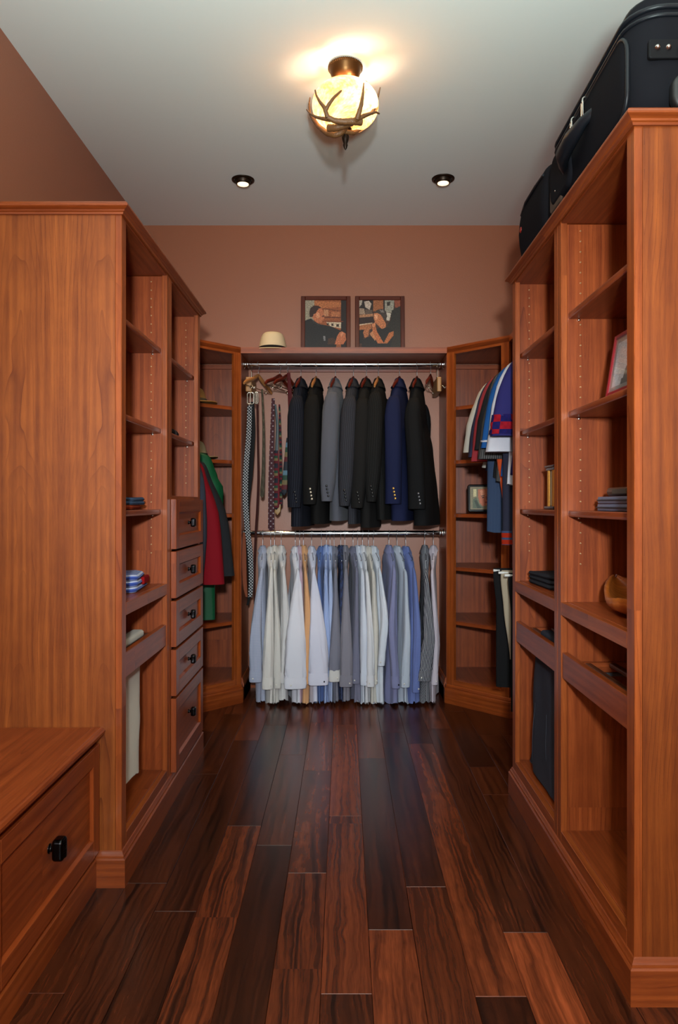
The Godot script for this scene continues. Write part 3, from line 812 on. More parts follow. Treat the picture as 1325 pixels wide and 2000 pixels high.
func glass_texture() -> ImageTexture:
	var im := Image.create(256, 256, false, Image.FORMAT_RGB8)
	var a := noise(41, 0.03, 4); var c := noise(42, 0.14, 2)
	for y in 256:
		for x in 256:
			var k := clampf(0.66 + 0.5 * a.get_noise_2d(x, y) + 0.3 * c.get_noise_2d(x, y), 0, 1)
			im.set_pixel(x, y, Color(0.66, 0.40, 0.19).lerp(Color(0.92, 0.80, 0.60), k))
	return ImageTexture.create_from_image(im)

const WALL := Color(0.61, 0.375, 0.26)
const CEILING := Color(0.86, 0.875, 0.86)
const FLOORT := Color(0.85, 0.80, 0.73)
const LAMPE := 0.125
const SPOTE := 0.8

# ---------------------------------------------------------------- hanging clothes
# one ring of a garment: reach to the front and back of the hanger, half thickness, shift along the rod
func cloth_rings(spec: Array, steps: int, seg: int, fold: float, folds: float, seed_: int, tail := 0.0) -> Array:
	var out := []
	var ph := seed_ * 1.7
	var nz := noise(seed_ + 100, 1.0, 2)
	var d0: float = spec[0][0]
	var d1: float = spec[spec.size() - 1][0]
	for i in steps + 1:
		var d := lerpf(d0, d1, float(i) / steps)
		var k := 0
		while k < spec.size() - 2 and spec[k + 1][0] < d: k += 1
		var t: float = clampf((d - spec[k][0]) / maxf(spec[k + 1][0] - spec[k][0], 1e-5), 0, 1)
		var q := []
		for j in 5: q.append(lerpf(spec[k][j], spec[k + 1][j], t * t * (3 - 2 * t) * 0.5 + t * 0.5))
		var depth := clampf((d - d0) / (d1 - d0), 0, 1)
		var R := PackedVector3Array()
		for c in seg:
			var a := TAU * c / seg
			var cz := signf(cos(a)) * pow(absf(cos(a)), 0.85)
			var cx := signf(sin(a)) * pow(absf(sin(a)), 0.75)
			var amp := fold * (0.25 + 1.2 * depth)
			var f := amp * (sin(a * folds + ph + 1.2 * depth) * 0.6 + 1.3 * nz.get_noise_2d(cos(a) * 1.6 + seed_, sin(a) * 1.6 + d * 1.8))
			var z: float = (q[1] if cz > 0 else q[2]) * cz + f * cz * 0.6
			var x: float = q[3] * cx + q[4] + f * (cx if absf(cx) > 0.2 else signf(cx) * 0.2)
			var y := -d
			if tail > 0.0 and depth > 0.7: y -= tail * (absf(sin(a)) * 0.7 + 0.6 * nz.get_noise_2d(cos(a) * 2.0 + 9.0, sin(a) * 2.0)) * (depth - 0.7) / 0.3
			R.append(Vector3(x, y, z))
		out.append(R)
	return out

# a sleeve along centres; rings across it measured along the rod (a) and across it (bw)
func sleeve_rings(ctr: Array, a: Array, bw: Array, seg: int, fold: float, seed_: int, twist := 0.0) -> Array:
	var out := []
	var cv := Curve3D.new()
	for p in ctr: cv.add_point(p)
	for i in cv.point_count:
		var d := (cv.get_point_position(mini(i + 1, cv.point_count - 1)) - cv.get_point_position(maxi(i - 1, 0))) / 6.0
		cv.set_point_in(i, -d); cv.set_point_out(i, d)
	var nz := noise(seed_ + 300, 1.0, 2)
	var n := ctr.size()
	var steps := 14
	for i in steps + 1:
		var t := float(i) / steps
		var g := t * (n - 1)
		var k := mini(int(g), n - 2)
		var p := cv.sample(k, g - k)
		var ra := lerpf(a[k], a[k + 1], g - k)
		var rb := lerpf(bw[k], bw[k + 1], g - k)
		var R := PackedVector3Array()
		for c in seg:
			var w := TAU * c / seg
			var f := 1.0 + fold * (nz.get_noise_2d(cos(w) * 1.5, t * 3.0 + sin(w) * 1.5) * 1.6 + 0.35 * sin(w * 3.0 + seed_ + t * 3.0))
			var x := ra * signf(cos(w)) * pow(absf(cos(w)), 0.85) * f
			var z := rb * signf(sin(w)) * pow(absf(sin(w)), 0.85) * f
			R.append(p + Vector3(x * cos(twist * t) - z * sin(twist * t), 0, x * sin(twist * t) + z * cos(twist * t)))
		out.append(R)
	return out

func hook_pts(R: float, drop: float) -> Array:
	var pts := [Vector3(0, -R * 0.5, R * 1.0)]
	for i in 9:
		var a := -0.1 + (PI + 0.1) * i / 8.0
		pts.append(Vector3(0, R * sin(a), R * cos(a)))
	pts.append_array([Vector3(0, -0.018, -R * 0.85), Vector3(0, -0.034, -R * 0.2), Vector3(0, -0.045, 0), Vector3(0, -drop, 0)])
	return pts

# a hanger of its own in the garment's place on the rod
func hanger(kind: String, at_: Vector3, turn: float, lab: String, group: String, reach := 0.17, neck := 0.088) -> Node3D:
	var t := thing("wire_hanger" if kind == "wire" else ("plastic_hanger" if kind == "white" else "wooden_hanger"), lab, "hanger", at_, group)
	t.rotation.y = turn
	var wire := plain("hanger_wire", Color(0.72, 0.72, 0.74), 0.3, 0.9)
	var b := MB.new()
	b.tube(hook_pts(0.0167, neck), [0.0016], 6); build("hook", b, wire, t, true)
	b = MB.new()
	if kind == "wire":
		for s in [1.0, -1.0]: b.tube([Vector3(0, -neck, 0), Vector3(0, -neck - 0.022, s * 0.06), Vector3(0, -neck - 0.05, s * reach * 0.9), Vector3(0, -neck - 0.062, s * reach)], [0.0017], 6)
		b.tube([Vector3(0, -neck - 0.062, -reach), Vector3(0, -neck - 0.064, reach)], [0.0017], 6)
		build("shoulder_wire", b, wire, t, true)
	elif kind == "white":
		b.tube([Vector3(0, -neck, 0), Vector3(0, -neck - 0.03, 0)], [0.005], 8); b.tube([Vector3(0, -neck - 0.03, -reach), Vector3(0, -neck - 0.03, reach)], [0.006], 8)
		build("bar", b, plain("white_plastic", Color(0.82, 0.82, 0.80), 0.4), t, true)
	else:
		for s in [1.0, -1.0]: b.tube([Vector3(0, -neck + 0.012, s * 0.002), Vector3(0, -neck - 0.003, s * 0.03), Vector3(0, -neck - 0.022, s * 0.075), Vector3(0, -neck - 0.052, s * reach * 0.85), Vector3(0, -neck - 0.068, s * reach)], [0.008, 0.012, 0.0125, 0.012, 0.008], 10, 0.72)
		build("yoke", b, plain("hanger_red_wood" if kind == "wood" else "hanger_pale_wood", Color(0.36, 0.11, 0.06) if kind == "wood" else Color(0.66, 0.44, 0.25), 0.3), t, true)
	return t

func suits():
	# hook x, collar/shoulder point, cuff (x0, x1, y), hem (x0, x1, y), cloth, button colour, words
	var S := [
		[588.0, Vector2(578, 776), [563, 588, 991], [566, 603, 1028], cloth("suit_navy_pin", Color(0.090, 0.095, 0.125), "pin", Color(0.33, 0.34, 0.40), 0.026), Color(0.08, 0.07, 0.08), "navy pinstriped suit jacket next to the long red tie", "wood"],
		[617.6, Vector2(609, 774), [593, 618, 985], [605, 641, 1023], cloth("suit_black", Color(0.085, 0.080, 0.078), "twill"), Color(0.75, 0.70, 0.62), "black suit jacket with pale cuff buttons beside the grey one", "pale"],
		[655.6, Vector2(646, 769), [629, 649, 979], [641, 675, 1017], cloth("suit_grey", Color(0.325, 0.328, 0.36), "twill"), Color(0.12, 0.12, 0.13), "mid grey suit jacket, the lightest on the upper rod", "wood"],
		[690.5, Vector2(681, 776), [663, 684, 988], [675, 705, 1023], cloth("suit_charcoal_pin", Color(0.170, 0.170, 0.190), "pin", Color(0.42, 0.42, 0.47), 0.022), Color(0.06, 0.06, 0.06), "charcoal pinstriped suit jacket right beside the grey jacket", "wood"],
		[716.0, Vector2(706, 780), [687, 710, 992], [703, 737, 1030], cloth("suit_charcoal", Color(0.105, 0.100, 0.098), "twill"), Color(0.09, 0.085, 0.08), "plain charcoal suit jacket between two pinstriped ones", "wood"],
		[739.6, Vector2(731, 768), [717, 735, 980], [733, 762, 1015], cloth("suit_black_pin", Color(0.090, 0.088, 0.086), "pin", Color(0.26, 0.26, 0.27), 0.026), Color(0.08, 0.08, 0.08), "black pinstriped suit jacket next to the blue blazer", "pale"],
		[781.0, Vector2(767, 776), [752, 784, 984], [757, 803, 1017], cloth("blazer_blue", Color(0.10, 0.12, 0.235), "twill"), Color(0.80, 0.62, 0.30), "blue blazer with four gold cuff buttons", "wood"],
		[815.0, Vector2(806, 780), [798, 832, 994], [801, 852, 1026], cloth("suit_black_last", Color(0.080, 0.078, 0.085), "twill"), Color(0.42, 0.42, 0.44), "wide black suit jacket beside the empty wooden hanger", "wood"]]
	for i in S.size():
		var q: Array = S[i]
		var rodp := Vector3((q[0] - VX) / FOCAL * 4.25, 1.970, -4.25)
		var sh := at(q[1].x, q[1].y, 4.075)
		var turn := asin(clampf((sh.x - rodp.x) / 0.19, -0.5, 0.5))
		hanger(q[7], rodp, turn, "hanger under the " + str(q[6]).split(" beside")[0].split(" next")[0].split(" right")[0].split(" between")[0].split(", the")[0], "hangers of the suit jackets")
		var t := thing("suit_jacket", q[6], "jacket", rodp, "suit jackets on the upper rod")
		t.rotation.y = turn
		var inv := t.transform.affine_inverse()
		var dsh := rodp.y - sh.y
		var hw: float = (q[3][1] - q[3][0]) * 0.5 / FOCAL * 4.12
		var hem := inv * at((q[3][0] + q[3][1]) * 0.5, q[3][2], 4.10)
		var T := clampf(hw * 0.92, 0.03, 0.075)
		var m: Material = q[4]
		var spec := [[0.112, 0.055, 0.055, 0.020, 0.0], [0.135, 0.10, 0.10, 0.032, 0.0], [dsh - 0.03, 0.15, 0.15, 0.038, 0.0], [dsh + 0.01, 0.185, 0.185, 0.042, 0.0], [dsh + 0.10, 0.20, 0.20, 0.046, 0.002], [0.50, 0.195, 0.195, maxf(T * 0.85, 0.040), hem.x * 0.5], [0.75, 0.205, 0.20, T * 0.95, hem.x * 0.85], [-hem.y, 0.215, 0.19, T, hem.x]]
		var b := MB.new(); b.loft(cloth_rings(spec, 26, 36, 0.006, 3.0, i + 1)); build("body", b, m, t, true)
		b = MB.new()
		b.loft(cloth_rings([[0.088, 0.052, 0.048, 0.020, 0.0], [0.096, 0.062, 0.056, 0.025, 0.0], [0.125, 0.082, 0.074, 0.036, 0.0], [0.150, 0.125, 0.10, 0.043, 0.0]], 8, 28, 0.002, 2.0, i + 20), false, false)
		build("collar", b, m, t, true)
		for s in [1.0, -1.0]:
			var top := inv * sh
			var cz: float = 4.015 - 0.006 * (i % 2)
			var cuf := inv * at((q[2][0] + q[2][1]) * 0.5, q[2][2], cz)
			var ca: float = (q[2][1] - q[2][0]) * 0.5 / FOCAL * cz
			var mid := top.lerp(cuf, 0.5) + Vector3(0.006, 0, 0.014)
			var C := [top + Vector3(0.012, 0.012, -0.035), top + Vector3(0.008, 0.004, -0.012), top + Vector3(0.006, -0.035, 0.0), top + Vector3(0.004, -0.11, 0.010), mid, top.lerp(cuf, 0.78) + Vector3(0.004, 0, 0.008), cuf]
			if s < 0:
				for k in C.size(): C[k] = Vector3(-C[k].x * 0.4 + 0.02, C[k].y, -C[k].z * 0.70)
			b = MB.new(); b.loft(sleeve_rings(C, [0.010, 0.026, 0.040, 0.048, 0.047, maxf(0.043, ca), ca], [0.012, 0.03, 0.042, 0.048, 0.045, 0.042, 0.036], 28, 0.05, i * 2 + (1 if s > 0 else 2)))
			var sl := build("sleeve", b, m, t, true)
			if s > 0:
				for k in 4:
					var w := 0.45
					var p := Vector3(cuf.x + ca * w - 0.003 * k, cuf.y + 0.030 + 0.0185 * k, cuf.z + 0.036 * 0.93 + 0.002 * k)
					b = MB.new(); b.lathe([Vector2(0.0012, 0.004), Vector2(0.0050, 0.0034), Vector2(0.0066, 0.0018), Vector2(0.0060, -0.002)], 12, p, Basis(Vector3.RIGHT, PI / 2))
					build("cuff_button", b, plain("button_%s" % q[5].to_html(false), q[5], 0.3, 0.6 if q[5].r > 0.3 else 0.0), sl, true)

func shirts():
	# hook x, shoulder (x, y), sleeve bend (x, y) or none, cuff (x0, x1, y), hem y, half thickness, nearness, cloth, words
	var wht := Color(0.80, 0.80, 0.84); var ivory := Color(0.80, 0.782, 0.765)
	var S := [
		[513.6, Vector2(511, 1112), Vector2(500, 1230), [487, 512, 1332], 1362, 0.022, 0.03, cloth("shirt_check_grey", Color(0.632, 0.652, 0.727), "check", Color(0.42, 0.45, 0.56), 0.018), "pale grey blue checked shirt, first by the hanging belts"],
		[529.0, Vector2(530, 1110), Vector2(525, 1240), [512, 534, 1346], 1373, 0.018, 0.03, cloth("shirt_ivory", ivory), "ivory shirt next to the checked grey blue one"],
		[536.5, Vector2(537, 1116), Vector2(542, 1240), [535, 550, 1344], 1364, 0.014, 0.0, cloth("shirt_ivory_warm", Color(0.76, 0.745, 0.725)), "second ivory shirt, with a narrow creased sleeve"],
		[549.7, Vector2(554, 1110), Vector2(560, 1230), [547, 569, 1334], 1360, 0.018, 0.0, cloth("shirt_offwhite", Color(0.769, 0.758, 0.758)), "off white shirt with a wide collar beside the ivory shirts"],
		[577.0, Vector2(582, 1114), Vector2(577, 1240), [555, 599, 1345], 1366, 0.020, 0.05, cloth("shirt_white", wht), "white shirt with a broad square cuff by the peach shirt"],
		[585.5, Vector2(588, 1112), Vector2(590, 1220), [580, 594, 1335], 1364, 0.010, -0.02, cloth("shirt_pink", Color(0.716, 0.611, 0.664)), "dusty pink shirt squeezed against the peach one"],
		[593.0, Vector2(597, 1112), Vector2(602, 1205), [591, 607, 1336], 1372, 0.013, 0.02, cloth("shirt_peach", Color(0.80, 0.600, 0.430)), "peach orange shirt, the only one of its colour"],
		[609.0, Vector2(613, 1112), Vector2(619, 1240), [603, 642, 1338], 1364, 0.020, 0.05, cloth("shirt_white_link", Color(0.779, 0.779, 0.842)), "white shirt with a dark cufflink beside the peach shirt"],
		[628.0, Vector2(624, 1112), Vector2(626, 1220), [618, 634, 1330], 1366, 0.014, -0.02, cloth("shirt_blue_deep", Color(0.348, 0.431, 0.632)), "medium blue shirt behind the white cufflinked sleeve"],
		[638.0, Vector2(637, 1112), Vector2(638, 1230), [630, 647, 1330], 1367, 0.012, 0.0, cloth("shirt_blue_stripe", Color(0.526, 0.600, 0.790), "stripe", Color(0.70, 0.75, 0.86), 0.018), "light blue shirt with fine white stripes"],
		[645.0, Vector2(646, 1116), Vector2(648, 1240), [641, 652, 1325], 1362, 0.009, -0.01, cloth("shirt_blue_pale", Color(0.632, 0.684, 0.810)), "pale blue shirt squeezed between the striped and grey ones"],
		[653.0, Vector2(656, 1112), Vector2(656, 1235), [642, 664, 1331], 1362, 0.012, 0.03, cloth("shirt_grey_mid", Color(0.453, 0.453, 0.506)), "grey shirt with a contrasting white cuff"],
		[666.0, Vector2(668, 1116), Vector2(667, 1230), [661, 672, 1320], 1360, 0.011, -0.02, cloth("shirt_navy_print", Color(0.095, 0.137, 0.284), "paisley", Color(0.30, 0.35, 0.48), 0.05), "navy shirt with a small pale print"],
		[674.0, Vector2(676, 1110), Vector2(676, 1235), [663, 689, 1341], 1361, 0.013, 0.03, cloth("shirt_grey_warm", Color(0.484, 0.474, 0.516)), "warm grey shirt with a buttoned cuff beside the navy print"],
		[690.0, Vector2(697, 1110), Vector2(696, 1225), [687, 704, 1335], 1362, 0.013, 0.0, cloth("shirt_grey_violet", Color(0.431, 0.431, 0.506)), "violet grey shirt with a folded dark cuff edge"],
		[699.0, Vector2(708, 1114), Vector2(711, 1240), [704, 720, 1338], 1370, 0.012, 0.02, cloth("shirt_white_cool", Color(0.758, 0.779, 0.832)), "cool white shirt beside the violet grey one"],
		[708.5, Vector2(717, 1117), Vector2(723, 1240), [716, 732, 1341], 1366, 0.011, 0.03, cloth("shirt_white_plain", Color(0.790, 0.790, 0.810)), "plain white shirt in the tight white cluster"],
		[720.0, Vector2(729, 1115), Vector2(733, 1230), [728, 738, 1336], 1364, 0.011, 0.0, cloth("shirt_cream", Color(0.758, 0.737, 0.705)), "cream shirt in the tight white cluster"],
		[730.0, Vector2(742, 1112), Vector2(752, 1205), [738, 752, 1300], 1381, 0.020, 0.04, cloth("shirt_white_tail", Color(0.769, 0.790, 0.832)), "white shirt with the longest tail nearly touching the floor"],
		[760.0, Vector2(770, 1107), Vector2(766, 1225), [765, 782, 1344], 1366, 0.026, 0.05, cloth("shirt_violet", Color(0.484, 0.494, 0.632), "check", Color(0.41, 0.42, 0.56), 0.01), "wide violet blue shirt with a narrow cuff"],
		[776.0, Vector2(792, 1115), Vector2(795, 1235), [783, 801, 1342], 1370, 0.016, 0.02, cloth("shirt_ice", Color(0.674, 0.705, 0.758)), "ice grey shirt between the violet and blue ones"],
		[793.0, Vector2(809, 1112), Vector2(815, 1225), [805, 820, 1352], 1364, 0.024, 0.02, cloth("shirt_blue", Color(0.385, 0.440, 0.650)), "clear blue shirt, the bluest near the pillar end"],
		[830.0, Vector2(833, 1115), Vector2(838, 1240), [816, 842, 1330], 1362, 0.020, 0.03, cloth("shirt_bw_stripe", Color(0.179, 0.190, 0.231), "stripe", Color(0.72, 0.72, 0.74), 0.017), "black and white striped shirt"],
		[847.0, Vector2(845, 1114), Vector2(852, 1250), [842, 856, 1337], 1364, 0.012, 0.0, cloth("shirt_pink_stripe", Color(0.737, 0.705, 0.747), "pin", Color(0.50, 0.36, 0.44), 0.022), "pinkish white pinstriped shirt, last by the cabinet post"]]
	for i in S.size():
		var q: Array = S[i]
		var rodp := Vector3((q[0] - VX) / FOCAL * 4.25, 0.971, -4.25)
		var sh := at(q[1].x, q[1].y, 4.07)
		var turn := asin(clampf((sh.x - rodp.x) / 0.18, -0.5, 0.5))
		hanger("wire", rodp, turn, "wire hanger of the " + str(q[8]).replace(",", "").replace(" nearly touching", " at"), "wire hangers on the lower rod", 0.16)
		var t := thing("dress_shirt", q[8], "shirt", rodp, "dress shirts on the lower rod")
		t.rotation.y = turn
		var inv := t.transform.affine_inverse()
		var dsh := rodp.y - sh.y
		var T: float = q[5]
		var m: Material = q[7]
		var hem := rodp.y - maxf(at(0, q[4], 4.12).y, 0.022)
		var spec := [[0.105, 0.050, 0.050, minf(T, 0.02), 0.0], [0.125, 0.085, 0.085, minf(T * 1.3 + 0.006, 0.030), 0.0], [dsh - 0.025, 0.14, 0.14, T + 0.005, 0.0], [dsh + 0.015, 0.170, 0.17, T * 0.9, 0.0], [dsh + 0.1, 0.185, 0.185, T * 1.1, 0.002], [0.55, 0.19, 0.19, T * 1.3, 0.002], [0.78, 0.20, 0.20, T * 1.4, 0.0], [hem, 0.205, 0.205, T * 1.45, 0.0]]
		var b := MB.new(); b.loft(cloth_rings(spec, 26, 44, 0.011, 5.0 + i % 3, i + 40, 0.028), true, false); build("body", b, m, t, true)
		# collar: band and two points
		b = MB.new()
		b.loft(collar_rings(0.050, 0.016, 0.076 + 0.004 * sin(i * 1.9), 0.108 + 0.004 * sin(i * 2.7), i), false, false)
		build("collar", b, m, t, true)
		for s in [1.0, -1.0]:
			var top := inv * sh
			var nz: float = q[6]
			var cz: float = 4.045 - nz
			var bend := inv * at(q[2].x, q[2].y, 4.055 - nz)
			var cuf := inv * at((q[3][0] + q[3][1]) * 0.5, q[3][2], cz)
			var ca: float = (q[3][1] - q[3][0]) * 0.5 / FOCAL * cz
			var up := cuf + (bend - cuf).normalized() * 0.062
			var C := [top + Vector3(0, 0.010, -0.02), top + Vector3(0, -0.025, 0.006), top.lerp(bend, 0.45), bend, bend.lerp(up, 0.6), up]
			var A := [0.0035, 0.010, maxf(ca * 0.5, 0.013), maxf(ca * 0.82, 0.020), maxf(ca * 0.95, 0.02), ca * 0.94]
			var B2 := [0.008, 0.018, 0.026, 0.030, 0.026, 0.020]
			var E := [up + Vector3(0, 0.004, 0), up.lerp(cuf, 0.5), cuf + Vector3(0, 0.004, 0), cuf]
			if s < 0:
				for L in [C, E]:
					for k in L.size(): L[k] = Vector3(-L[k].x * 0.3, L[k].y, -L[k].z * 0.78)
			b = MB.new(); b.loft(sleeve_rings(C, A, B2, 28, 0.14, i * 2 + 500 + int(s)), true, true)
			var sl := build("sleeve", b, m, t, true)
			var cm := m
			if i == 11: cm = cloth("cuff_white", Color(0.758, 0.747, 0.737))
			b = MB.new(); b.loft(sleeve_rings(E, [ca * 0.97, ca * 1.02, ca * 0.98, ca * 0.86], [0.021, 0.020, 0.017, 0.014], 24, 0.02, i + 900), true, true)
			build("cuff", b, cm, sl, true)
			if s > 0:
				var dark: bool = [7, 15, 19].has(i)
				b = MB.new(); b.lathe([Vector2(0.001, 0.002), Vector2(0.004, 0.0018), Vector2(0.0045, -0.001)], 10, Vector3(cuf.x + ca * (0.55 if i % 2 else -0.4), cuf.y + 0.022, cuf.z + 0.0185), Basis(Vector3.RIGHT, PI / 2))
				build("cuff_button", b, plain("cufflink", Color(0.12, 0.12, 0.14), 0.2, 0.8) if dark else plain("shirt_button", Color(0.80, 0.79, 0.76), 0.3), sl, true)

# a turned-down collar whose two points hang in front
func collar_rings(w: float, th: float, top: float, low: float, seed_: int) -> Array:
	var out := []
	var open_ := 0.30 + 0.25 * fposmod(seed_ * 0.37, 1.0)
	for i in 9:
		var f := i / 8.0
		var R := PackedVector3Array()
		for c in 36:
			var a := TAU * c / 36.0
			var da := absf(wrapf(a, -PI, PI))
			var pt := exp(-pow((da - open_) / 0.34, 2.0)) * (0.6 if da < open_ else 1.0)
			var d := lerpf(top, low + 0.034 * pt, f)
			var k := 1.0 + 0.42 * pow(f, 0.8) + 0.16 * pt * f
			R.append(Vector3(th * k * sin(a) * (1.0 + 0.35 * f), -d + 0.003 * sin(a * 3.0 + seed_) * f, w * k * cos(a) * (0.94 if cos(a) < 0 else 1.0)))
		out.append(R)
	return out

# a hanging strip (tie, belt): points [x, y, half width] in the photograph's frame at a given distance
func strip(called: String, pts: Array, Z: float, m: Material, lab: String, cat: String, group: String, th := 0.004, tip := true) -> Node3D:
	var b := MB.new()
	var cv := Curve3D.new()
	var w := []
	for i in pts.size():
		var q: Array = pts[i]
		cv.add_point(at(q[0], q[1], Z)); w.append(q[2] / FOCAL * Z)
	for i in cv.point_count:
		var d := (cv.get_point_position(mini(i + 1, cv.point_count - 1)) - cv.get_point_position(maxi(i - 1, 0))) / 6.0
		cv.set_point_in(i, -d); cv.set_point_out(i, d)
	var rings := []
	var n := pts.size()
	for i in (n - 1) * 6 + 1:
		var k := mini(i / 6, n - 2)
		var f := (i - k * 6) / 6.0
		var p := cv.sample(k, f)
		var hw: float = lerpf(w[k], w[k + 1], f)
		var R := PackedVector3Array()
		for q in [[-1.0, 0.3], [-0.8, 1.0], [0.0, 1.25], [0.8, 1.0], [1.0, 0.3], [1.0, -0.3], [0.8, -1.0], [-0.8, -1.0], [-1.0, -0.3]]:
			R.append(p + Vector3(q[0] * hw, 0, q[1] * th * 0.5))
		rings.append(R)
	if tip:
		var e := cv.get_point_position(n - 1)
		var hw: float = w[n - 1]
		for f in [0.5, 0.95]:
			var R := PackedVector3Array()
			for q in [[-1.0, 0.3], [-0.8, 1.0], [0.0, 1.25], [0.8, 1.0], [1.0, 0.3], [1.0, -0.3], [0.8, -1.0], [-0.8, -1.0], [-1.0, -0.3]]:
				R.append(e + Vector3(q[0] * hw * (1 - f), -hw * 1.1 * f, q[1] * th * 0.5 * (1.0 - 0.5 * f)))
			rings.append(R)
	b.loft(rings)
	var o := build(called, b, m)
	tag(o, lab, cat, group)
	return o

func ties_and_belts():
	var G := "neckties hanging from the upper rod"
	# hangers that carry them
	var R := func(x: float) -> Vector3: return Vector3((x - VX) / FOCAL * 4.25, 1.970, -4.25)
	var steel := plain("buckle_steel", Color(0.78, 0.76, 0.70), 0.2, 1.0)
	for q in [[491.5, "pale wooden clamp hanger carrying the belts", -0.05], [854.5, "pale wooden clamp hanger at the end of the upper rod", 0.0]]:
		var t := thing("clamp_hanger", q[1], "hanger", R.call(q[0]))
		var b := MB.new(); b.tube(hook_pts(0.0167, 0.088), [0.0018], 6); build("hook", b, steel, t, true)
		b = MB.new(); b.tube([Vector3(0, -0.072, 0), Vector3(0, -0.092, 0)], [0.0055], 8); build("ferrule", b, steel, t, true)
		b = MB.new(); b.pad(Vector3(q[2] * 0.1, -0.132, -0.02), Vector3(0.036 if q[0] < 600 else 0.026, 0.085, 0.23), 0.008, 0.005); build("clamp", b, plain("clamp_wood", Color(0.62, 0.45, 0.27), 0.45), t, true)
		b = MB.new(); b.tube([Vector3(0.006, -0.14, 0.098), Vector3(0.018, -0.145, 0.112), Vector3(0.030, -0.160, 0.112), Vector3(0.034, -0.150, 0.112)], [0.002], 6); build("clip_hook", b, steel, t, true)
	for q in [[505.0, "pale wooden hanger carrying the narrow patterned tie", "pale", -0.30], [547.0, "red wooden hanger carrying the dotted tie", "wood", -0.34], [561.5, "red wooden hanger carrying the long red tie", "wood", -0.30], [841.5, "empty red wooden hanger at the end of the suits", "wood", -0.24]]:
		var t := hanger(q[2], R.call(q[0]), q[3], q[1], "wooden hangers without jackets", 0.20, 0.075)
		var b := MB.new()
		for x in [0.105, -0.105]:
			b.tube([Vector3(0.004, -0.130, x), Vector3(0.010, -0.146, x + 0.004), Vector3(0.006, -0.158, x + 0.008), Vector3(-0.004, -0.152, x + 0.006)], [0.0022], 6)
		build("clip", b, steel, t, true)
		b = MB.new(); b.tube([Vector3(0, -0.146, -0.185), Vector3(0, -0.148, 0.185)], [0.003], 8); build("tie_bar", b, steel, t, true)
	# the belts hang behind the buckles at the front of the clamp
	var bz := 4.105
	var leather := plain("belt_black", Color(0.08, 0.08, 0.085), 0.65, 0.0, 0.2)
	strip("belt", [[492, 785, 4.5], [494, 840, 5.0], [489, 920, 5.5], [483, 985, 5.0], [485, 1060, 4.5], [488, 1150, 3.5], [484, 1182, 2.2]], bz + 0.012, leather, "plain black leather belt behind the woven one", "belt", "belts on the clamp hanger", 0.004, false)
	strip("belt", [[488, 792, 4.5], [486, 850, 5.0], [481, 910, 5.2], [479.5, 970, 5.2], [483, 1030, 5.2], [489, 1080, 5.0], [491, 1130, 4.6], [489, 1166, 4.2]], bz, cloth("belt_woven", Color(0.60, 0.60, 0.61), "weave", Color(0.06, 0.06, 0.07), 0.034, 0.7, 0.0), "black and white woven belt", "belt", "belts on the clamp hanger", 0.005, false)
	strip("belt", [[478, 1040, 3.0], [477, 1090, 4.4], [478.5, 1140, 4.0], [482, 1166, 2.0]], bz + 0.03, plain("belt_tan", Color(0.46, 0.25, 0.17), 0.65, 0.0, 0.2), "tan leather belt end below the lower rod", "belt", "belts on the clamp hanger", 0.004, false)
	strip("belt", [[503, 790, 2.2], [504, 870, 2.0], [505, 930, 2.2], [503, 990, 2.4], [500, 1040, 2.4], [497, 1110, 1.8], [497, 1180, 1.4]], bz + 0.02, plain("belt_maroon", Color(0.20, 0.09, 0.08), 0.7, 0.0, 0.2), "thin dark maroon belt hanging edge on", "belt", "belts on the clamp hanger", 0.004, false)
	for q in [[489.5, 777.0, bz - 0.012, 1.0], [501.0, 776.0, bz + 0.016, 0.5]]:
		var b := MB.new()
		var c := at(q[0], q[1], q[2])
		var fw: float = 0.018 * q[3]
		b.tube([c + Vector3(-fw, -0.03, 0), c + Vector3(-fw, 0.022, 0), c + Vector3(-fw * 0.6, 0.030, 0), c + Vector3(fw * 0.6, 0.030, 0), c + Vector3(fw, 0.022, 0), c + Vector3(fw, -0.03, 0), c + Vector3(fw * 0.6, -0.036, 0), c + Vector3(-fw * 0.6, -0.036, 0), c + Vector3(-fw, -0.03, 0)], [0.0034], 8)
		b.tube([c + Vector3(0, -0.034, 0.003), c + Vector3(0, 0.03, 0.006)], [0.0022], 6)
		tag(build("belt_buckle", b, steel), "wide chrome belt buckle above the woven belt" if q[3] == 1.0 else "narrow chrome belt buckle above the thin maroon belt", "buckle")
	# ties
	var dots := cloth("tie_dots", Color(0.210, 0.075, 0.100), "dots", Color(0.60, 0.56, 0.58), 0.030, 0.6)
	strip("necktie", [[512, 760, 1.8], [515, 830, 2.4], [515, 900, 3.2], [513, 955, 4.0], [512.5, 968, 4.2]], 4.10, cloth("tie_paisley", Color(0.090, 0.075, 0.070), "paisley", Color(0.36, 0.33, 0.25), 0.055, 0.6), "narrow dark tie with a pale leafy pattern", "tie", G)
	strip("necktie", [[534, 778, 3.2], [532, 850, 4.2], [530, 930, 5.2], [530, 1000, 6.0], [530, 1032, 6.2]], 4.07, dots, "long dark red tie with white dots", "tie", G)
	strip("necktie", [[538, 790, 2.0], [542, 830, 2.8], [541, 870, 3.0], [540, 910, 3.4]], 4.10, plain("tie_teal", Color(0.03, 0.14, 0.16), 0.5), "short plain teal tie behind the dotted one", "tie", G)
	strip("necktie", [[546, 790, 1.6], [548, 860, 2.4], [549, 930, 3.0], [549, 985, 3.4]], 4.12, cloth("tie_maroon_patch", Color(0.330, 0.060, 0.110), "patch", Color(0.08, 0.07, 0.10), 0.07, 0.6), "maroon tie with small colourful patches", "tie", G)
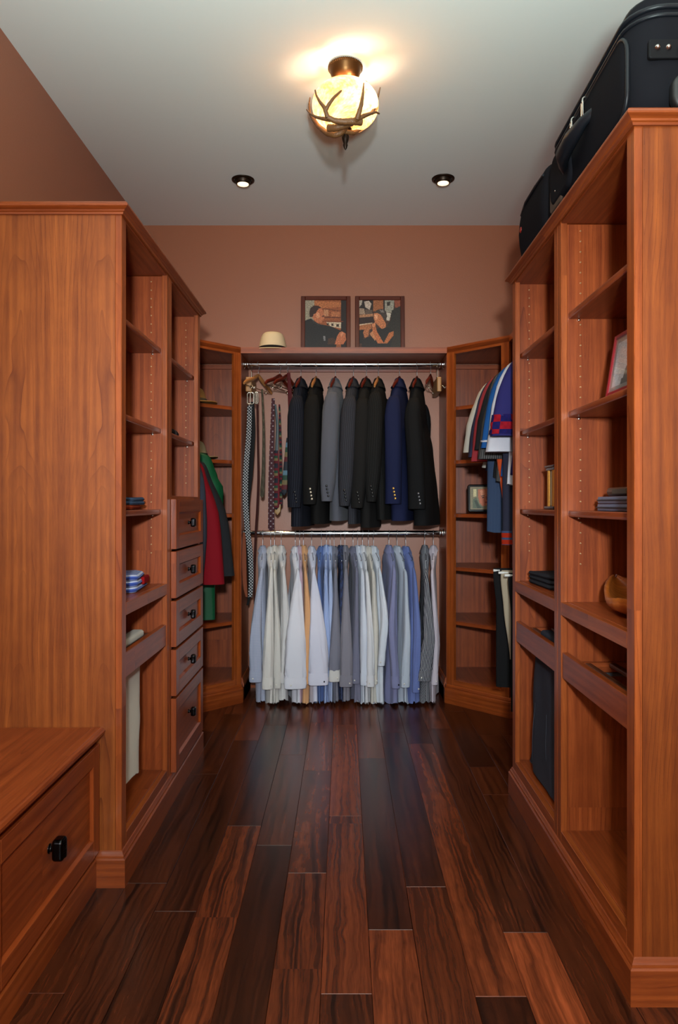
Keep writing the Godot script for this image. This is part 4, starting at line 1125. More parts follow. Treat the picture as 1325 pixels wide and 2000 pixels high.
	strip("necktie", [[540, 880, 4.2], [541, 930, 5.0], [541, 975, 5.5], [540, 990, 5.5]], 4.085, cloth("tie_patch", Color(0.100, 0.110, 0.150), "patch", Color(0.34, 0.05, 0.10), 0.085, 0.6), "dark tie patched in green, red and gold", "tie", G)
	strip("necktie", [[545, 985, 3.5], [543, 994, 5.5], [542, 1000, 5.5]], 4.105, plain("tie_gold", Color(0.56, 0.42, 0.22), 0.5), "pale gold tie tip beside the dotted tie", "tie", G)
	strip("necktie", [[562, 855, 2.0], [559, 900, 4.0], [556, 950, 5.5], [555, 962, 5.5]], 4.10, cloth("tie_blue", Color(0.070, 0.090, 0.130), "patch", Color(0.30, 0.42, 0.48), 0.16, 0.5), "dark blue tie with a few pale squares", "tie", G)
	strip("necktie", [[564, 728, 3.2], [567, 780, 4.2], [569, 850, 4.5], [568, 930, 4.8], [566, 960, 4.8]], 4.115, cloth("tie_red", Color(0.260, 0.040, 0.055), "twill", Color.BLACK, 0.02, 0.6), "long plain dark red tie against the navy jacket", "tie", G)

func side_clothes():
	# polo shirts on the rod over there: distance, cloth, sleeve drop, sleeve reach, hem drop, words
	var S := [
		[3.035, cloth("polo_purple", Color(0.150, 0.140, 0.340), "twill"), 0.50, 0.262, 0.66, "dark purple polo shirt with a red and blue checked sleeve, nearest the tall cabinet"],
		[3.13, cloth("polo_white", Color(0.72, 0.72, 0.75), "twill"), 0.56, 0.262, 0.70, "bright white polo shirt beside the royal blue one"],
		[3.225, cloth("polo_blue", Color(0.100, 0.280, 0.500), "twill"), 0.535, 0.262, 0.66, "royal blue polo shirt with a white sleeve line"],
		[3.315, cloth("polo_grey", Color(0.200, 0.200, 0.200), "stripe", Color(0.40, 0.39, 0.38), 0.02), 0.58, 0.262, 0.68, "grey striped polo shirt between the blue and black ones"],
		[3.40, cloth("polo_black", Color(0.110, 0.110, 0.120), "twill"), 0.53, 0.262, 0.66, "plain black polo shirt on the side rod"],
		[3.485, cloth("polo_maroon", Color(0.520, 0.170, 0.190), "twill"), 0.58, 0.262, 0.66, "maroon red polo shirt on the side rod"],
		[3.575, cloth("polo_navy", Color(0.170, 0.170, 0.250), "twill"), 0.555, 0.264, 0.62, "navy polo shirt behind the maroon one"],
		[3.66, cloth("polo_offwhite", Color(0.66, 0.64, 0.60), "twill"), 0.525, 0.270, 0.60, "off white polo shirt, farthest on the side rod"]]
	for i in S.size():
		var q: Array = S[i]
		var rodp := Vector3(0.93, 1.93, -q[0])
		var turn := -PI / 2 + 0.05 * sin(i * 2.3)
		hanger("wire", rodp, turn, "wire hanger inside the " + str(q[5]).split(" with")[0].split(" beside")[0].split(" between")[0].split(" on the")[0].split(" behind")[0].split(",")[0], "wire hangers on the side rod", 0.16)
		var t := thing("polo_shirt", q[5], "shirt", rodp, "polo shirts on the side rod")
		t.rotation.y = turn
		var T := 0.030
		var spec := [[0.105, 0.050, 0.050, 0.022, 0.0], [0.13, 0.095, 0.095, 0.028, 0.0], [0.155, 0.15, 0.15, 0.03, 0.0], [0.19, 0.185, 0.185, 0.031, 0.0], [0.30, 0.205, 0.205, 0.034, 0.0], [0.55, 0.212, 0.212, 0.036, 0.0], [q[4], 0.222, 0.22, 0.038, 0.0]]
		var b := MB.new(); b.loft(cloth_rings(spec, 22, 36, 0.006, 4.0, i + 160, 0.01), true, false)
		var low := [cloth("polo_body_jean", Color(0.055, 0.075, 0.125)), cloth("polo_body_navy", Color(0.045, 0.05, 0.075))]
		build("body", b, q[1], t, true)
		b = MB.new(); b.loft(cloth_rings([[0.080, 0.050, 0.045, 0.020, 0.0], [0.092, 0.060, 0.05, 0.025, 0.0], [0.128, 0.085, 0.07, 0.033, 0.0]], 7, 26, 0.003, 3.0, i + 190), false, false); build("collar", b, q[1], t, true)
		for s in [1.0, -1.0]:
			var C := [Vector3(0, -0.158, 0.150), Vector3(0, -0.176, 0.180), Vector3(0, -0.24, 0.205), Vector3(0.004, -(0.2 + q[2]) * 0.5, q[3] - 0.032), Vector3(0.006, -q[2], q[3] - 0.012)]
			if s < 0:
				for k in C.size(): C[k] = Vector3(C[k].x, C[k].y, -C[k].z)
			b = MB.new(); b.loft(sleeve_rings(C, [0.012, 0.026, 0.034, 0.037, 0.036], [0.014, 0.030, 0.045, 0.058, 0.062], 26, 0.07, i * 2 + 700 + int(s)), true, true)
			var sm: Material = q[1]
			var sl := build("sleeve", b, sm, t, true)
			if s > 0 and i == 0:
				b = MB.new(); b.loft(sleeve_rings([Vector3(0.005, -q[2] + 0.09, q[3] - 0.022), Vector3(0.006, -q[2] + 0.05, q[3] - 0.017), Vector3(0.006, -q[2] + 0.008, q[3] - 0.012)], [0.039, 0.040, 0.040], [0.061, 0.065, 0.066], 26, 0.05, 3)); build("checked_band", b, cloth("polo_check", Color(0.50, 0.05, 0.11), "weave", Color(0.08, 0.07, 0.28), 0.13), sl, true)
			if s > 0 and i == 2:
				b = MB.new(); b.loft(sleeve_rings([Vector3(0.005, -q[2] + 0.035, q[3] - 0.014), Vector3(0.006, -q[2] + 0.026, q[3] - 0.013)], [0.039, 0.039], [0.064, 0.064], 26, 0.05, 3)); build("white_line", b, plain("line_white", Color(0.7, 0.7, 0.72), 0.8), sl, true)
	# darker long shirts hung between them, seen below the sleeves
	var L := [[3.085, cloth("long_black", Color(0.16, 0.17, 0.18)), 0.205, 0.86, "black long shirt hanging between the purple and white polo shirts"], [3.30, cloth("long_orange", Color(0.72, 0.28, 0.13)), 0.236, 0.84, "orange long shirt glimpsed between the denim and navy ones"], [3.19, cloth("long_navy", Color(0.15, 0.155, 0.21)), 0.228, 0.955, "navy long shirt with an orange striped hem"], [3.42, cloth("long_denim", Color(0.19, 0.245, 0.34), "pin", Color(0.24, 0.30, 0.40), 0.03), 0.248, 0.915, "denim blue long shirt below the black polo sleeve"]]
	for i in L.size():
		var q: Array = L[i]
		var rodp := Vector3(0.93, 1.93, -q[0])
		hanger("wire", rodp, -PI / 2, "wire hanger inside the " + str(q[4]).split(" hanging")[0].split(" glimpsed")[0].split(" with")[0].split(" below")[0], "wire hangers on the side rod", 0.15)
		var t := thing("long_shirt", q[4], "shirt", rodp, "long shirts on the side rod")
		t.rotation.y = -PI / 2
		var w: float = q[2]
		var b := MB.new(); b.loft(cloth_rings([[0.10, 0.05, 0.05, 0.02, 0], [0.14, 0.11, 0.11, 0.024, 0], [0.20, 0.175, 0.175, 0.026, 0], [0.5, w - 0.004, w - 0.02, 0.03, 0], [q[3], w * (0.8 if i == 1 else 1.0), w, 0.032, 0]], 20, 34, 0.005, 4.0, i + 240, 0.01), true, false)
		var bd := build("body", b, q[1], t, true)
		b = MB.new(); b.loft(cloth_rings([[0.078, 0.046, 0.042, 0.018, 0.0], [0.092, 0.056, 0.048, 0.023, 0.0], [0.13, 0.078, 0.065, 0.029, 0.0]], 6, 24, 0.003, 3.0, i + 290), false, false); build("collar", b, q[1], t, true)
		if i == 2:
			b = MB.new(); b.loft(cloth_rings([[q[3] - 0.05, w + 0.001, w, 0.0335, 0], [q[3] + 0.012, w + 0.002, w, 0.034, 0]], 3, 34, 0.003, 4.0, i + 240), false, false); build("striped_hem", b, cloth("hem_stripe", Color(0.55, 0.13, 0.05), "hstripe", Color(0.20, 0.25, 0.36), 0.06), t, true)
	# trousers on white bar hangers
	var T := [[3.10, cloth("trousers_black", Color(0.070, 0.070, 0.075)), 0.222, 0.60, "black trousers on the nearest white bar hanger"], [3.22, cloth("trousers_cream", Color(0.60, 0.55, 0.47)), 0.228, 0.40, "cream trousers folded between the two black pairs"], [3.33, cloth("trousers_black_far", Color(0.080, 0.080, 0.085)), 0.240, 0.55, "second black trousers behind the cream pair"]]
	for i in T.size():
		var q: Array = T[i]
		var rodp := Vector3(0.93, 0.965, -q[0])
		hanger("white", rodp, -PI / 2, "white plastic bar hanger holding the " + str(q[4]).split(" on")[0].split(" folded")[0].split(" behind")[0], "white bar hangers", 0.235, 0.10)
		var t := thing("trousers", q[4], "trousers", rodp, "trousers on white bar hangers")
		t.rotation.y = -PI / 2
		var b := MB.new()
		var w: float = q[2]
		b.loft(cloth_rings([[0.119, w * 0.97, w, 0.004, 0], [0.124, w * 0.98, w, 0.014, 0], [0.15, w * 0.99, w, 0.018, 0], [0.3, w * 0.93, w, 0.02, 0], [0.119 + q[3], w * (0.80 if i == 1 else 0.92), w, 0.022, 0]], 18, 30, 0.004, 3.0, i + 330)); build("legs", b, q[1], t, true)
	# jackets on the other side
	var J := [[3.43, cloth("coat_greyblue", Color(0.20, 0.21, 0.25)), 1.0, 0.225, 0.95, 0.050, "grey blue jacket at the drawers, mostly hidden by the red one"], [3.53, cloth("coat_red", Color(0.430, 0.030, 0.080), "twill", Color.BLACK, 0.02, 0.8), 0.93, 0.315, 0.90, 0.062, "bright red fleece jacket between the drawers and the black one"], [3.64, cloth("coat_black", Color(0.115, 0.118, 0.130)), 0.90, 0.345, 0.92, 0.066, "black jacket with a flared sleeve beside the red one"], [3.755, cloth("coat_green", Color(0.060, 0.270, 0.160), "twill", Color.BLACK, 0.02, 0.45, 0.35), 0.62, 0.265, 1.14, 0.055, "shiny green long jacket behind the black one"]]
	for i in J.size():
		var q: Array = J[i]
		var rodp := Vector3(-0.93, 1.68, -q[0])
		var lo := 0.125 if i < 3 else 0.080
		var turn := PI / 2
		hanger("wood", rodp, turn, "wooden hanger inside the " + str(q[6]).split(" at ")[0].split(" between")[0].split(" with")[0].split(" behind")[0], "hangers of the side jackets", 0.17)
		var t := thing("jacket", q[6], "jacket", rodp, "jackets on the rod by the drawers")
		t.rotation.y = turn
		var wf := 0.245 if i == 3 else 0.215
		var b := MB.new(); b.loft(cloth_rings([[0.11, 0.06, 0.06, 0.026, 0], [0.14 + lo * 0.5, 0.11, 0.11, 0.036, 0], [0.18 + lo, 0.16, 0.16, 0.04, 0], [0.24 + lo, 0.195, 0.195, 0.042, 0], [0.45, wf, 0.21, 0.045, 0], [q[4], wf + 0.01, 0.22, 0.046, 0]], 24, 36, 0.007, 4.0, i + 360), true, true); build("body", b, q[1], t, true)
		b = MB.new(); b.loft(cloth_rings([[0.085, 0.055, 0.05, 0.022, 0.0], [0.10, 0.068, 0.058, 0.028, 0.0], [0.15, 0.10, 0.085, 0.04, 0.0]], 7, 26, 0.003, 3.0, i + 380), false, false); build("collar", b, q[1], t, true)
		for s in [1.0, -1.0]:
			var C := [Vector3(0, -0.185 - lo, 0.155), Vector3(0, -0.21 - lo, 0.188), Vector3(0, -0.30 - lo, 0.205), Vector3(0.0, -(0.3 + q[2]) * 0.5, (0.22 + q[3]) * 0.5 - 0.01), Vector3(0.0, -q[2], q[3] - q[5] * 0.6)]
			if s < 0:
				for k in C.size(): C[k] = Vector3(C[k].x, C[k].y, -C[k].z * 0.92)
			b = MB.new(); b.loft(sleeve_rings(C, [0.012, 0.03, 0.042, 0.044, 0.042], [0.016, 0.038, 0.055, 0.062, q[5]], 26, 0.10 if i == 3 else 0.06, i * 2 + 800 + int(s)), true, true); build("sleeve", b, q[1], t, true)

# trousers folded over a bar of a pull-out rack; Z from..to at the top and at the hem
func draped(called: String, lab: String, s: float, x: float, zt: Array, zb: Array, y1: float, y0: float, m: Material, seed_: int, seam := false):
	var t := thing(called, lab, "trousers", Vector3(s * x, y0, -(zt[0] + zt[1]) * 0.5), "")
	var nz := noise(seed_, 1.0, 2)
	for L in [0, 1]:
		var b := MB.new()
		var rings := []
		var n := 22
		for i in n + 1:
			var f := float(i) / n
			var y := lerpf(y1, y0 + (0.03 if L == 1 else 0.0), f)
			var g := f * f * (3 - 2 * f)
			var za := lerpf(zt[0], zb[0], g); var zc := lerpf(zt[1], zb[1], sqrt(f) if f > 0 else 0.0)
			var R := PackedVector3Array()
			var th := 0.010 * minf(1.0, 0.3 + f * 6.0) + 0.006 * f
			var xc: float = x + (-0.016 if L == 0 else 0.016) * minf(1.0, f * 8.0)
			for c in 30:
				var a := TAU * c / 30
				var u := signf(cos(a)) * pow(absf(cos(a)), 0.6)
				var w := signf(sin(a)) * pow(absf(sin(a)), 0.8)
				var z := (za + zc) * 0.5 + u * (zc - za) * 0.5
				var fo := 0.010 * f * sin(z * 34.0 + seed_ + f * 1.6) + 0.010 * f * nz.get_noise_2d(z * 9.0, y * 4.0)
				R.append(Vector3(s * (xc + w * th + fo * (-1 if L == 0 else 1)), y + 0.006 * nz.get_noise_2d(z * 14.0, f * 2.0) * f, -z))
			rings.append(R)
		b.loft(rings)
		var lg := build("leg", b, m, t)
		if seam and L == 0:
			for zz in [0.42, 0.8]:
				var sp := []
				for i in range(int(n * 0.5), n + 1):
					var f := float(i) / n
					var g := f * f * (3 - 2 * f)
					var za := lerpf(zt[0], zb[0], g); var zc := lerpf(zt[1], zb[1], sqrt(f))
					var z := lerpf(za, zc, zz)
					var th := 0.010 + 0.006 * f
					var fo := 0.010 * f * sin(z * 34.0 + seed_ + f * 1.6) + 0.010 * f * nz.get_noise_2d(z * 9.0, lerpf(y1, y0, f) * 4.0)
					sp.append(Vector3(s * (x - 0.016 - th * 0.99 - fo), lerpf(y1, y0, f), -z))
				var b2 := MB.new(); b2.tube(sp, [0.0011], 5); build("seam", b2, plain("seam_thread", Color(0.24, 0.25, 0.28), 0.95, 0.0, 0.1), lg)
	var b := MB.new()
	b.pad(Vector3(s * x, y1 + 0.005, -(zt[0] + zt[1]) * 0.5), Vector3(0.046, 0.026, zt[1] - zt[0]), 0.012, 0.010); build("waist_fold", b, m, t)

func rack_trousers():
	draped("folded_trousers", "charcoal trousers hanging from the pull-out rack under the folded black cloth", 1.0, 0.735, [2.33, 2.60], [2.31, 2.755], 0.671, 0.158, cloth("denim_charcoal", Color(0.200, 0.210, 0.250), "twill", Color.BLACK, 0.012), 5, true)
	draped("folded_trousers", "second charcoal trousers deeper on the same rack", 1.0, 0.885, [2.35, 2.62], [2.33, 2.74], 0.671, 0.18, cloth("denim_charcoal_deep", Color(0.160, 0.170, 0.200), "twill", Color.BLACK, 0.012), 8)
	draped("folded_trousers", "pale khaki trousers hanging from the rack by the bench", -1.0, 0.735, [2.26, 2.56], [2.24, 2.47], 0.680, 0.235, cloth("khaki", Color(0.74, 0.71, 0.65), "twill"), 12)

# ---------------------------------------------------------------- things on the shelves
func fold_pile(called: String, lab: String, cat: String, c: Vector3, size: Vector3, m: Material, turn := 0.0, layers := 2) -> Node3D:
	var t := thing(called, lab, cat, Vector3(c.x, c.y, c.z))
	t.rotation.y = turn
	var h := size.y / layers
	for i in layers:
		var b := MB.new()
		b.pad(Vector3(0.004 * sin(i * 3.0), h * (i + 0.5), 0.004 * cos(i * 2.0)), Vector3(size.x * (1 - 0.03 * i), h, size.z * (1.0 - 0.02 * i)), 0.03, h * 0.48, Basis(Vector3.UP, 0.04 * i), 5, 0.003)
		for k in b.v.size():
			var p := b.v[k]
			b.v[k].y = maxf(p.y + 0.003 * sin(p.x * 60.0 + i) * sin(p.z * 45.0) * clampf(p.y / size.y, 0, 1), 0.0006)
		build("fold", b, m, t, true)
	return t

func hat(lab: String, c: Vector3, cr: float, h: float, brim: float, m: Material, band: Material, group := ""):
	var t := thing("straw_hat", lab, "hat", c, group)
	var b := MB.new()
	var pts := []
	var seg := 40
	var rings := []
	for q in [[brim, 0.004], [brim * 0.99, 0.008], [brim * 0.8, 0.006], [cr * 1.12, 0.005], [cr * 1.02, 0.010], [cr, 0.03], [cr * 0.93, h * 0.50], [cr * 0.84, h * 0.76], [cr * 0.72, h * 0.93], [cr * 0.58, h], [cr * 0.36, h * 0.96], [cr * 0.12, h * 0.84]]:
		var R := PackedVector3Array()
		for i in seg:
			var a := TAU * i / seg
			var pinch: float = 1.0 - 0.13 * pow(maxf(0, sin(a)), 4.0) * clampf(q[1] / h - 0.4, 0, 1)
			var up: float = 0.012 * pow(absf(cos(a)), 3.0) if q[0] > cr * 1.3 else 0.0
			R.append(Vector3(q[0] * cos(a) * 0.90 * pinch, q[1] + up * (q[0] - cr) / (brim - cr), q[0] * sin(a) * 1.06 * pinch))
		rings.append(R)
	b.loft(rings, false, true)
	build("crown_and_brim", b, m, t, true)
	b = MB.new(); rings = []
	for q in [[cr * 1.035, 0.011], [cr * 1.045, 0.012], [cr * 1.02, 0.036], [cr * 1.0, 0.037]]:
		var R := PackedVector3Array()
		for i in seg:
			var a := TAU * i / seg
			R.append(Vector3(q[0] * cos(a) * 0.90, q[1], q[0] * sin(a) * 1.06))
		rings.append(R)
	b.loft(rings, false, false); build("band", b, band, t, true)

func paint_polys(w: int, h: int, bg: Color, items: Array, o: Vector2, sc: float, grain: float, seed_: int) -> ImageTexture:
	var im := Image.create(w, h, false, Image.FORMAT_RGB8)
	im.fill(bg)
	var nz := noise(seed_, 0.09, 3)
	for it in items:
		var c: Color = it[0]
		var pts := PackedVector2Array()
		for k in range(1, it.size(), 2): pts.append((Vector2(it[k], it[k + 1]) - o) * sc)
		var r := Rect2(pts[0], Vector2.ZERO)
		for p in pts: r = r.expand(p)
		for y in range(maxi(0, int(r.position.y)), mini(h, int(r.end.y) + 1)):
			for x in range(maxi(0, int(r.position.x)), mini(w, int(r.end.x) + 1)):
				if Geometry2D.is_point_in_polygon(Vector2(x + 0.5 + 1.5 * nz.get_noise_2d(x * 2.0, y * 2.0), y + 0.5), pts): im.set_pixel(x, y, c)
	for y in h:
		for x in w:
			var k := 1.0 + grain * nz.get_noise_2d(x, y * 1.7)
			var c := im.get_pixel(x, y)
			im.set_pixel(x, y, Color(clampf(c.r * k, 0, 1), clampf(c.g * k, 0, 1), clampf(c.b * k, 0, 1)))
	return ImageTexture.create_from_image(im)

func rgb(r: int, g: int, b: int) -> Color: return Color8(r, g, b)

# a framed picture standing on something: its own axes, x across, y up, z out of the picture
func framed(called: String, lab: String, cat: String, base: Vector3, turn: float, lean: float, w: float, h: float, fw: float, depth: float, fm: Material, pic: Texture2D, glass: bool, mat_border: Material = null, mw := 0.0, round_ := 0.0):
	var t := thing(called, lab, cat, base)
	t.basis = Basis(Vector3.UP, turn) * Basis(Vector3.RIGHT, -lean)
	var b := MB.new()
	if round_ > 0:
		var up := Basis(Vector3(1, 0, 0), Vector3(0, 0, 1), Vector3(0, -1, 0))
		b.pad(Vector3(0, h * 0.5, 0), Vector3(w, depth, h), round_, depth * 0.35, up)
		build("frame", b, fm, t, true)
	else:
		for s in [-1.0, 1.0]:
			b.box(Vector3(s * w * 0.5, 0, -depth * 0.5), Vector3(s * (w * 0.5 - fw), h, depth * 0.5), 1, 0.0025, roff())
		b.box(Vector3(-w * 0.5 + fw, 0, -depth * 0.5), Vector3(w * 0.5 - fw, fw, depth * 0.5), 0, 0.0025, roff())
		b.box(Vector3(-w * 0.5 + fw, h - fw, -depth * 0.5), Vector3(w * 0.5 - fw, h, depth * 0.5), 0, 0.0025, roff())
		build("frame", b, fm, t, true)
		b = MB.new(); b.box(Vector3(-w * 0.5 + fw, fw, -depth * 0.5 + 0.001), Vector3(w * 0.5 - fw, h - fw, -depth * 0.5 + 0.004), 0, 0.0); build("backing", b, plain("card", Color(0.3, 0.2, 0.14), 0.9), t, true)
	var z := depth * 0.5 - 0.006 if round_ <= 0 else depth * 0.5 + 0.0008
	if mat_border:
		b = MB.new(); b.box(Vector3(-w * 0.5 + fw, fw, z - 0.002), Vector3(w * 0.5 - fw, h - fw, z), 1, 0.0); build("border", b, mat_border, t, true)
	var pm := StandardMaterial3D.new(); pm.albedo_texture = pic; pm.roughness = 0.55; pm.resource_name = called + "_picture"
	var x0 := -w * 0.5 + fw + mw; var x1 := w * 0.5 - fw - mw; var y0 := fw + mw; var y1 := h - fw - mw
	b = MB.new(); var zz := z + 0.0008
	b.quad(Vector3(x0, y0, zz), Vector3(x1, y0, zz), Vector3(x1, y1, zz), Vector3(x0, y1, zz), Vector3(0, 0, 1), Vector2(0, 1), Vector2(1, 1), Vector2(1, 0), Vector2(0, 0))
	build("picture", b, pm, t, true)
	if glass:
		b = MB.new(); b.box(Vector3(-w * 0.5 + fw, fw, zz + 0.0012), Vector3(w * 0.5 - fw, h - fw, zz + 0.0022), 1, 0.0)
		var gm := StandardMaterial3D.new(); gm.resource_name = "picture_glass"; gm.transparency = BaseMaterial3D.TRANSPARENCY_ALPHA; gm.albedo_color = Color(1, 1, 1, 0.06); gm.roughness = 0.03
		build("glass", b, gm, t, true)
	return t

func shelf_things():
	# two paintings against the wall above the hanging bay
	var man := [[rgb(152, 142, 118), 140, 140, 242, 140, 236, 390, 140, 390], [rgb(34, 24, 20), 535, 140, 600, 140, 600, 700, 535, 700], [rgb(178, 106, 60), 240, 150, 535, 160, 535, 215, 330, 230, 240, 190], [rgb(110, 58, 34), 335, 232, 535, 258, 535, 268, 335, 244], [rgb(186, 128, 88), 345, 245, 398, 250, 398, 322, 345, 322], [rgb(176, 108, 66), 428, 272, 522, 272, 522, 328, 428, 328], [rgb(92, 44, 28), 330, 326, 536, 332, 536, 344, 330, 338], [rgb(120, 60, 34), 335, 374, 560, 378, 560, 388, 335, 384],
		[rgb(196, 176, 146), 372, 388, 536, 392, 536, 460, 420, 440], [rgb(60, 40, 30), 378, 402, 400, 402, 400, 424, 378, 424], [rgb(60, 40, 30), 428, 406, 452, 406, 452, 432, 428, 432], [rgb(60, 40, 30), 484, 412, 512, 412, 512, 442, 484, 442],
		[rgb(186, 110, 72), 285, 228, 312, 226, 336, 256, 344, 292, 356, 318, 350, 334, 356, 350, 338, 366, 316, 396, 272, 394, 226, 350, 214, 322, 250, 290, 266, 258], [rgb(214, 146, 104), 262, 284, 286, 278, 300, 310, 290, 350, 262, 330], [rgb(48, 30, 22), 326, 316, 352, 312, 350, 326, 330, 328], [rgb(54, 32, 24), 192, 330, 186, 276, 198, 228, 234, 202, 284, 202, 318, 228, 290, 236, 270, 262, 254, 292, 232, 296, 228, 324, 206, 334],
		[rgb(31, 29, 28), 140, 372, 206, 346, 232, 372, 290, 410, 420, 436, 545, 490, 500, 540, 476, 700, 140, 700], [rgb(48, 45, 43), 205, 350, 226, 366, 300, 420, 296, 432, 226, 390], [rgb(188, 106, 66), 494, 545, 520, 505, 545, 492, 584, 516, 592, 590, 560, 640, 466, 640], [rgb(206, 132, 92), 520, 515, 548, 504, 570, 520, 540, 560], [rgb(120, 118, 116), 338, 546, 362, 546, 366, 602, 346, 602], [rgb(66, 42, 28), 396, 575, 450, 565, 476, 590, 466, 640, 386, 640]]
	var woman := [[rgb(36, 26, 22), 730, 150, 886, 150, 886, 300, 730, 300], [rgb(172, 160, 142), 735, 150, 770, 150, 760, 200, 735, 230], [rgb(190, 170, 150), 790, 165, 840, 155, 870, 190, 850, 260, 800, 230], [rgb(158, 132, 108), 735, 240, 790, 245, 800, 310, 735, 312], [rgb(98, 80, 66), 800, 250, 880, 262, 880, 312, 800, 310], [rgb(156, 94, 54), 888, 150, 1002, 150, 1002, 275, 888, 275], [rgb(38, 28, 24), 1000, 150, 1016, 150, 1016, 300, 1000, 300], [rgb(150, 146, 128), 1016, 150, 1120, 150, 1110, 300, 1016, 280], [rgb(52, 44, 36), 1040, 170, 1080, 165, 1070, 210, 1040, 215], [rgb(196, 186, 166), 1032, 285, 1086, 300, 1066, 385, 1034, 380], [rgb(140, 72, 48), 1120, 150, 1190, 150, 1190, 240, 1130, 230],
		[rgb(172, 120, 82), 735, 318, 890, 302, 890, 334, 735, 350], [rgb(48, 28, 22), 735, 348, 896, 338, 896, 408, 735, 422], [rgb(206, 178, 144), 735, 424, 880, 404, 880, 414, 735, 438], [rgb(172, 104, 60), 735, 438, 870, 418, 870, 480, 735, 488], [rgb(44, 40, 33), 1092, 268, 1190, 214, 1190, 720, 1050, 720, 1046, 430, 1080, 380], [rgb(30, 28, 27), 735, 490, 790, 488, 770, 640, 735, 640],
		[rgb(34, 32, 31), 762, 600, 862, 560, 930, 476, 1010, 438, 1060, 466, 1116, 500, 1070, 720, 762, 720], [rgb(192, 118, 74), 898, 296, 944, 296, 978, 320, 1004, 372, 1030, 420, 1024, 460, 980, 478, 944, 440, 908, 404, 892, 350], [rgb(222, 156, 112), 904, 310, 936, 312, 940, 360, 912, 380, 900, 350], [rgb(64, 54, 46), 902, 292, 930, 262, 984, 248, 1030, 276, 1042, 336, 1018, 392, 1000, 362, 974, 318, 940, 298], [rgb(120, 110, 100), 960, 262, 1000, 262, 1012, 290, 975, 290],
		[rgb(188, 108, 64), 876, 430, 906, 408, 926, 500, 1004, 640, 934, 640, 880, 505], [rgb(204, 130, 86), 872, 420, 910, 402, 916, 440, 880, 460], [rgb(176, 104, 60), 1062, 520, 1112, 500, 1112, 548, 1040, 640, 998, 640], [rgb(178, 108, 66), 796, 470, 850, 470, 834, 560, 796, 578, 774, 520], [rgb(196, 130, 84), 846, 530, 880, 500, 920, 590, 905, 610]]
	var tm := paint_polys(220, 300, rgb(150, 82, 44), man, Vector2(140, 140), 0.485, 0.35, 51)
	var tw := paint_polys(220, 300, rgb(70, 44, 32), woman, Vector2(735, 150), 0.485, 0.35, 52)
	for q in [[636.5, tm, "framed painting of a dark haired man in a dark shirt"], [742.5, tw, "framed painting of a smiling woman with clasped hands"]]:
		var x: float = (q[0] - VX) / FOCAL * 4.43
		framed("painting", q[2], "painting", Vector3(x, 2.0355, -4.418), 0.0, 0.085, 0.307, 0.397, 0.026, 0.022, wood(Color(0.62, 0.44, 0.36)), q[1], false)
	var straw := cloth("straw_white", Color(0.80, 0.74, 0.62), "weave", Color(0.74, 0.67, 0.55), 0.012, 0.8, 0.0)
	var straw2 := cloth("straw_tan", Color(0.66, 0.50, 0.29), "weave", Color(0.55, 0.40, 0.22), 0.012, 0.8, 0.0)
	var straw3 := cloth("straw_cream", Color(0.60, 0.54, 0.42), "weave", Color(0.54, 0.48, 0.36), 0.012, 0.8, 0.0)
	var ribbon := cloth("hat_ribbon", Color(0.090, 0.085, 0.085))
	hat("white panama hat with a black band on the long top shelf", Vector3((533 - VX) / FOCAL * 4.27, 2.0345, -4.275), 0.094, 0.125, 0.155, straw, ribbon)
	hat("tan straw hat alone on the higher corner shelf", Vector3(-0.862, 1.7035, -4.08), 0.088, 0.098, 0.155, straw2, cloth("hat_ribbon_grey", Color(0.30, 0.27, 0.22)))
	hat("cream straw hat with a wide black band behind the green jacket", Vector3(-0.858, 1.3945, -4.08), 0.088, 0.105, 0.155, straw3, ribbon)
	# beside the bench
	fold_pile("folded_cloth", "orange folded cloth under the blue one on the open shelf", "cloth", Vector3(-0.785, 1.125, -2.495), Vector3(0.13, 0.016, 0.17), cloth("cloth_orange", Color(0.45, 0.15, 0.05)), 0.05, 1)
	fold_pile("folded_cloth", "grey blue folded cloth lying on the orange one", "cloth", Vector3(-0.782, 1.1415, -2.515), Vector3(0.13, 0.026, 0.17), cloth("cloth_blue_grey", Color(0.22, 0.28, 0.36)), -0.06, 2)
	var t := fold_pile("folded_shirt", "folded white and blue shirt with red lining above the khaki trousers", "shirt", Vector3(-0.775, 0.8445, -2.52), Vector3(0.13, 0.058, 0.24), cloth("shirt_white_blue", Color(0.22, 0.30, 0.58), "hstripe", Color(0.66, 0.68, 0.76), 0.05), 0.1, 3)
	var b := MB.new(); b.pad(Vector3(0.066, 0.030, -0.045), Vector3(0.014, 0.026, 0.10), 0.005, 0.005, Basis.IDENTITY, 4); tag(build("lining", b, cloth("lining_red", Color(0.50, 0.03, 0.05)), t, true), "red lining")
	t = thing("rolled_cloth", "small rolled black cloth on the shelf above the drawers", "cloth", Vector3(-0.735, 1.43, -3.05))
	b = MB.new(); b.tube([Vector3(-0.735, 1.4465, -2.94), Vector3(-0.735, 1.448, -3.0), Vector3(-0.735, 1.448, -3.10), Vector3(-0.735, 1.447, -3.135)], [0.014, 0.0165, 0.0165, 0.013], 16); build("roll", b, cloth("cloth_black", Color(0.080, 0.080, 0.085)), t)
	b = MB.new(); b.tube([Vector3(-0.735, 1.447, -3.06), Vector3(-0.735, 1.447, -3.085)], [0.0175], 16); build("strap", b, plain("strap_black", Color(0.035, 0.035, 0.04), 0.5), t)
	# on the side of the luggage
	var pic := paint_polys(128, 128, rgb(196, 196, 204), [[rgb(52, 36, 30), 58, 128, 66, 88, 84, 66, 100, 36, 116, 30, 128, 44, 128, 128], [rgb(30, 24, 22), 52, 112, 70, 112, 70, 128, 50, 128], [rgb(150, 130, 118), 96, 40, 112, 36, 114, 56, 100, 60]], Vector2.ZERO, 1.0, 0.2, 61)
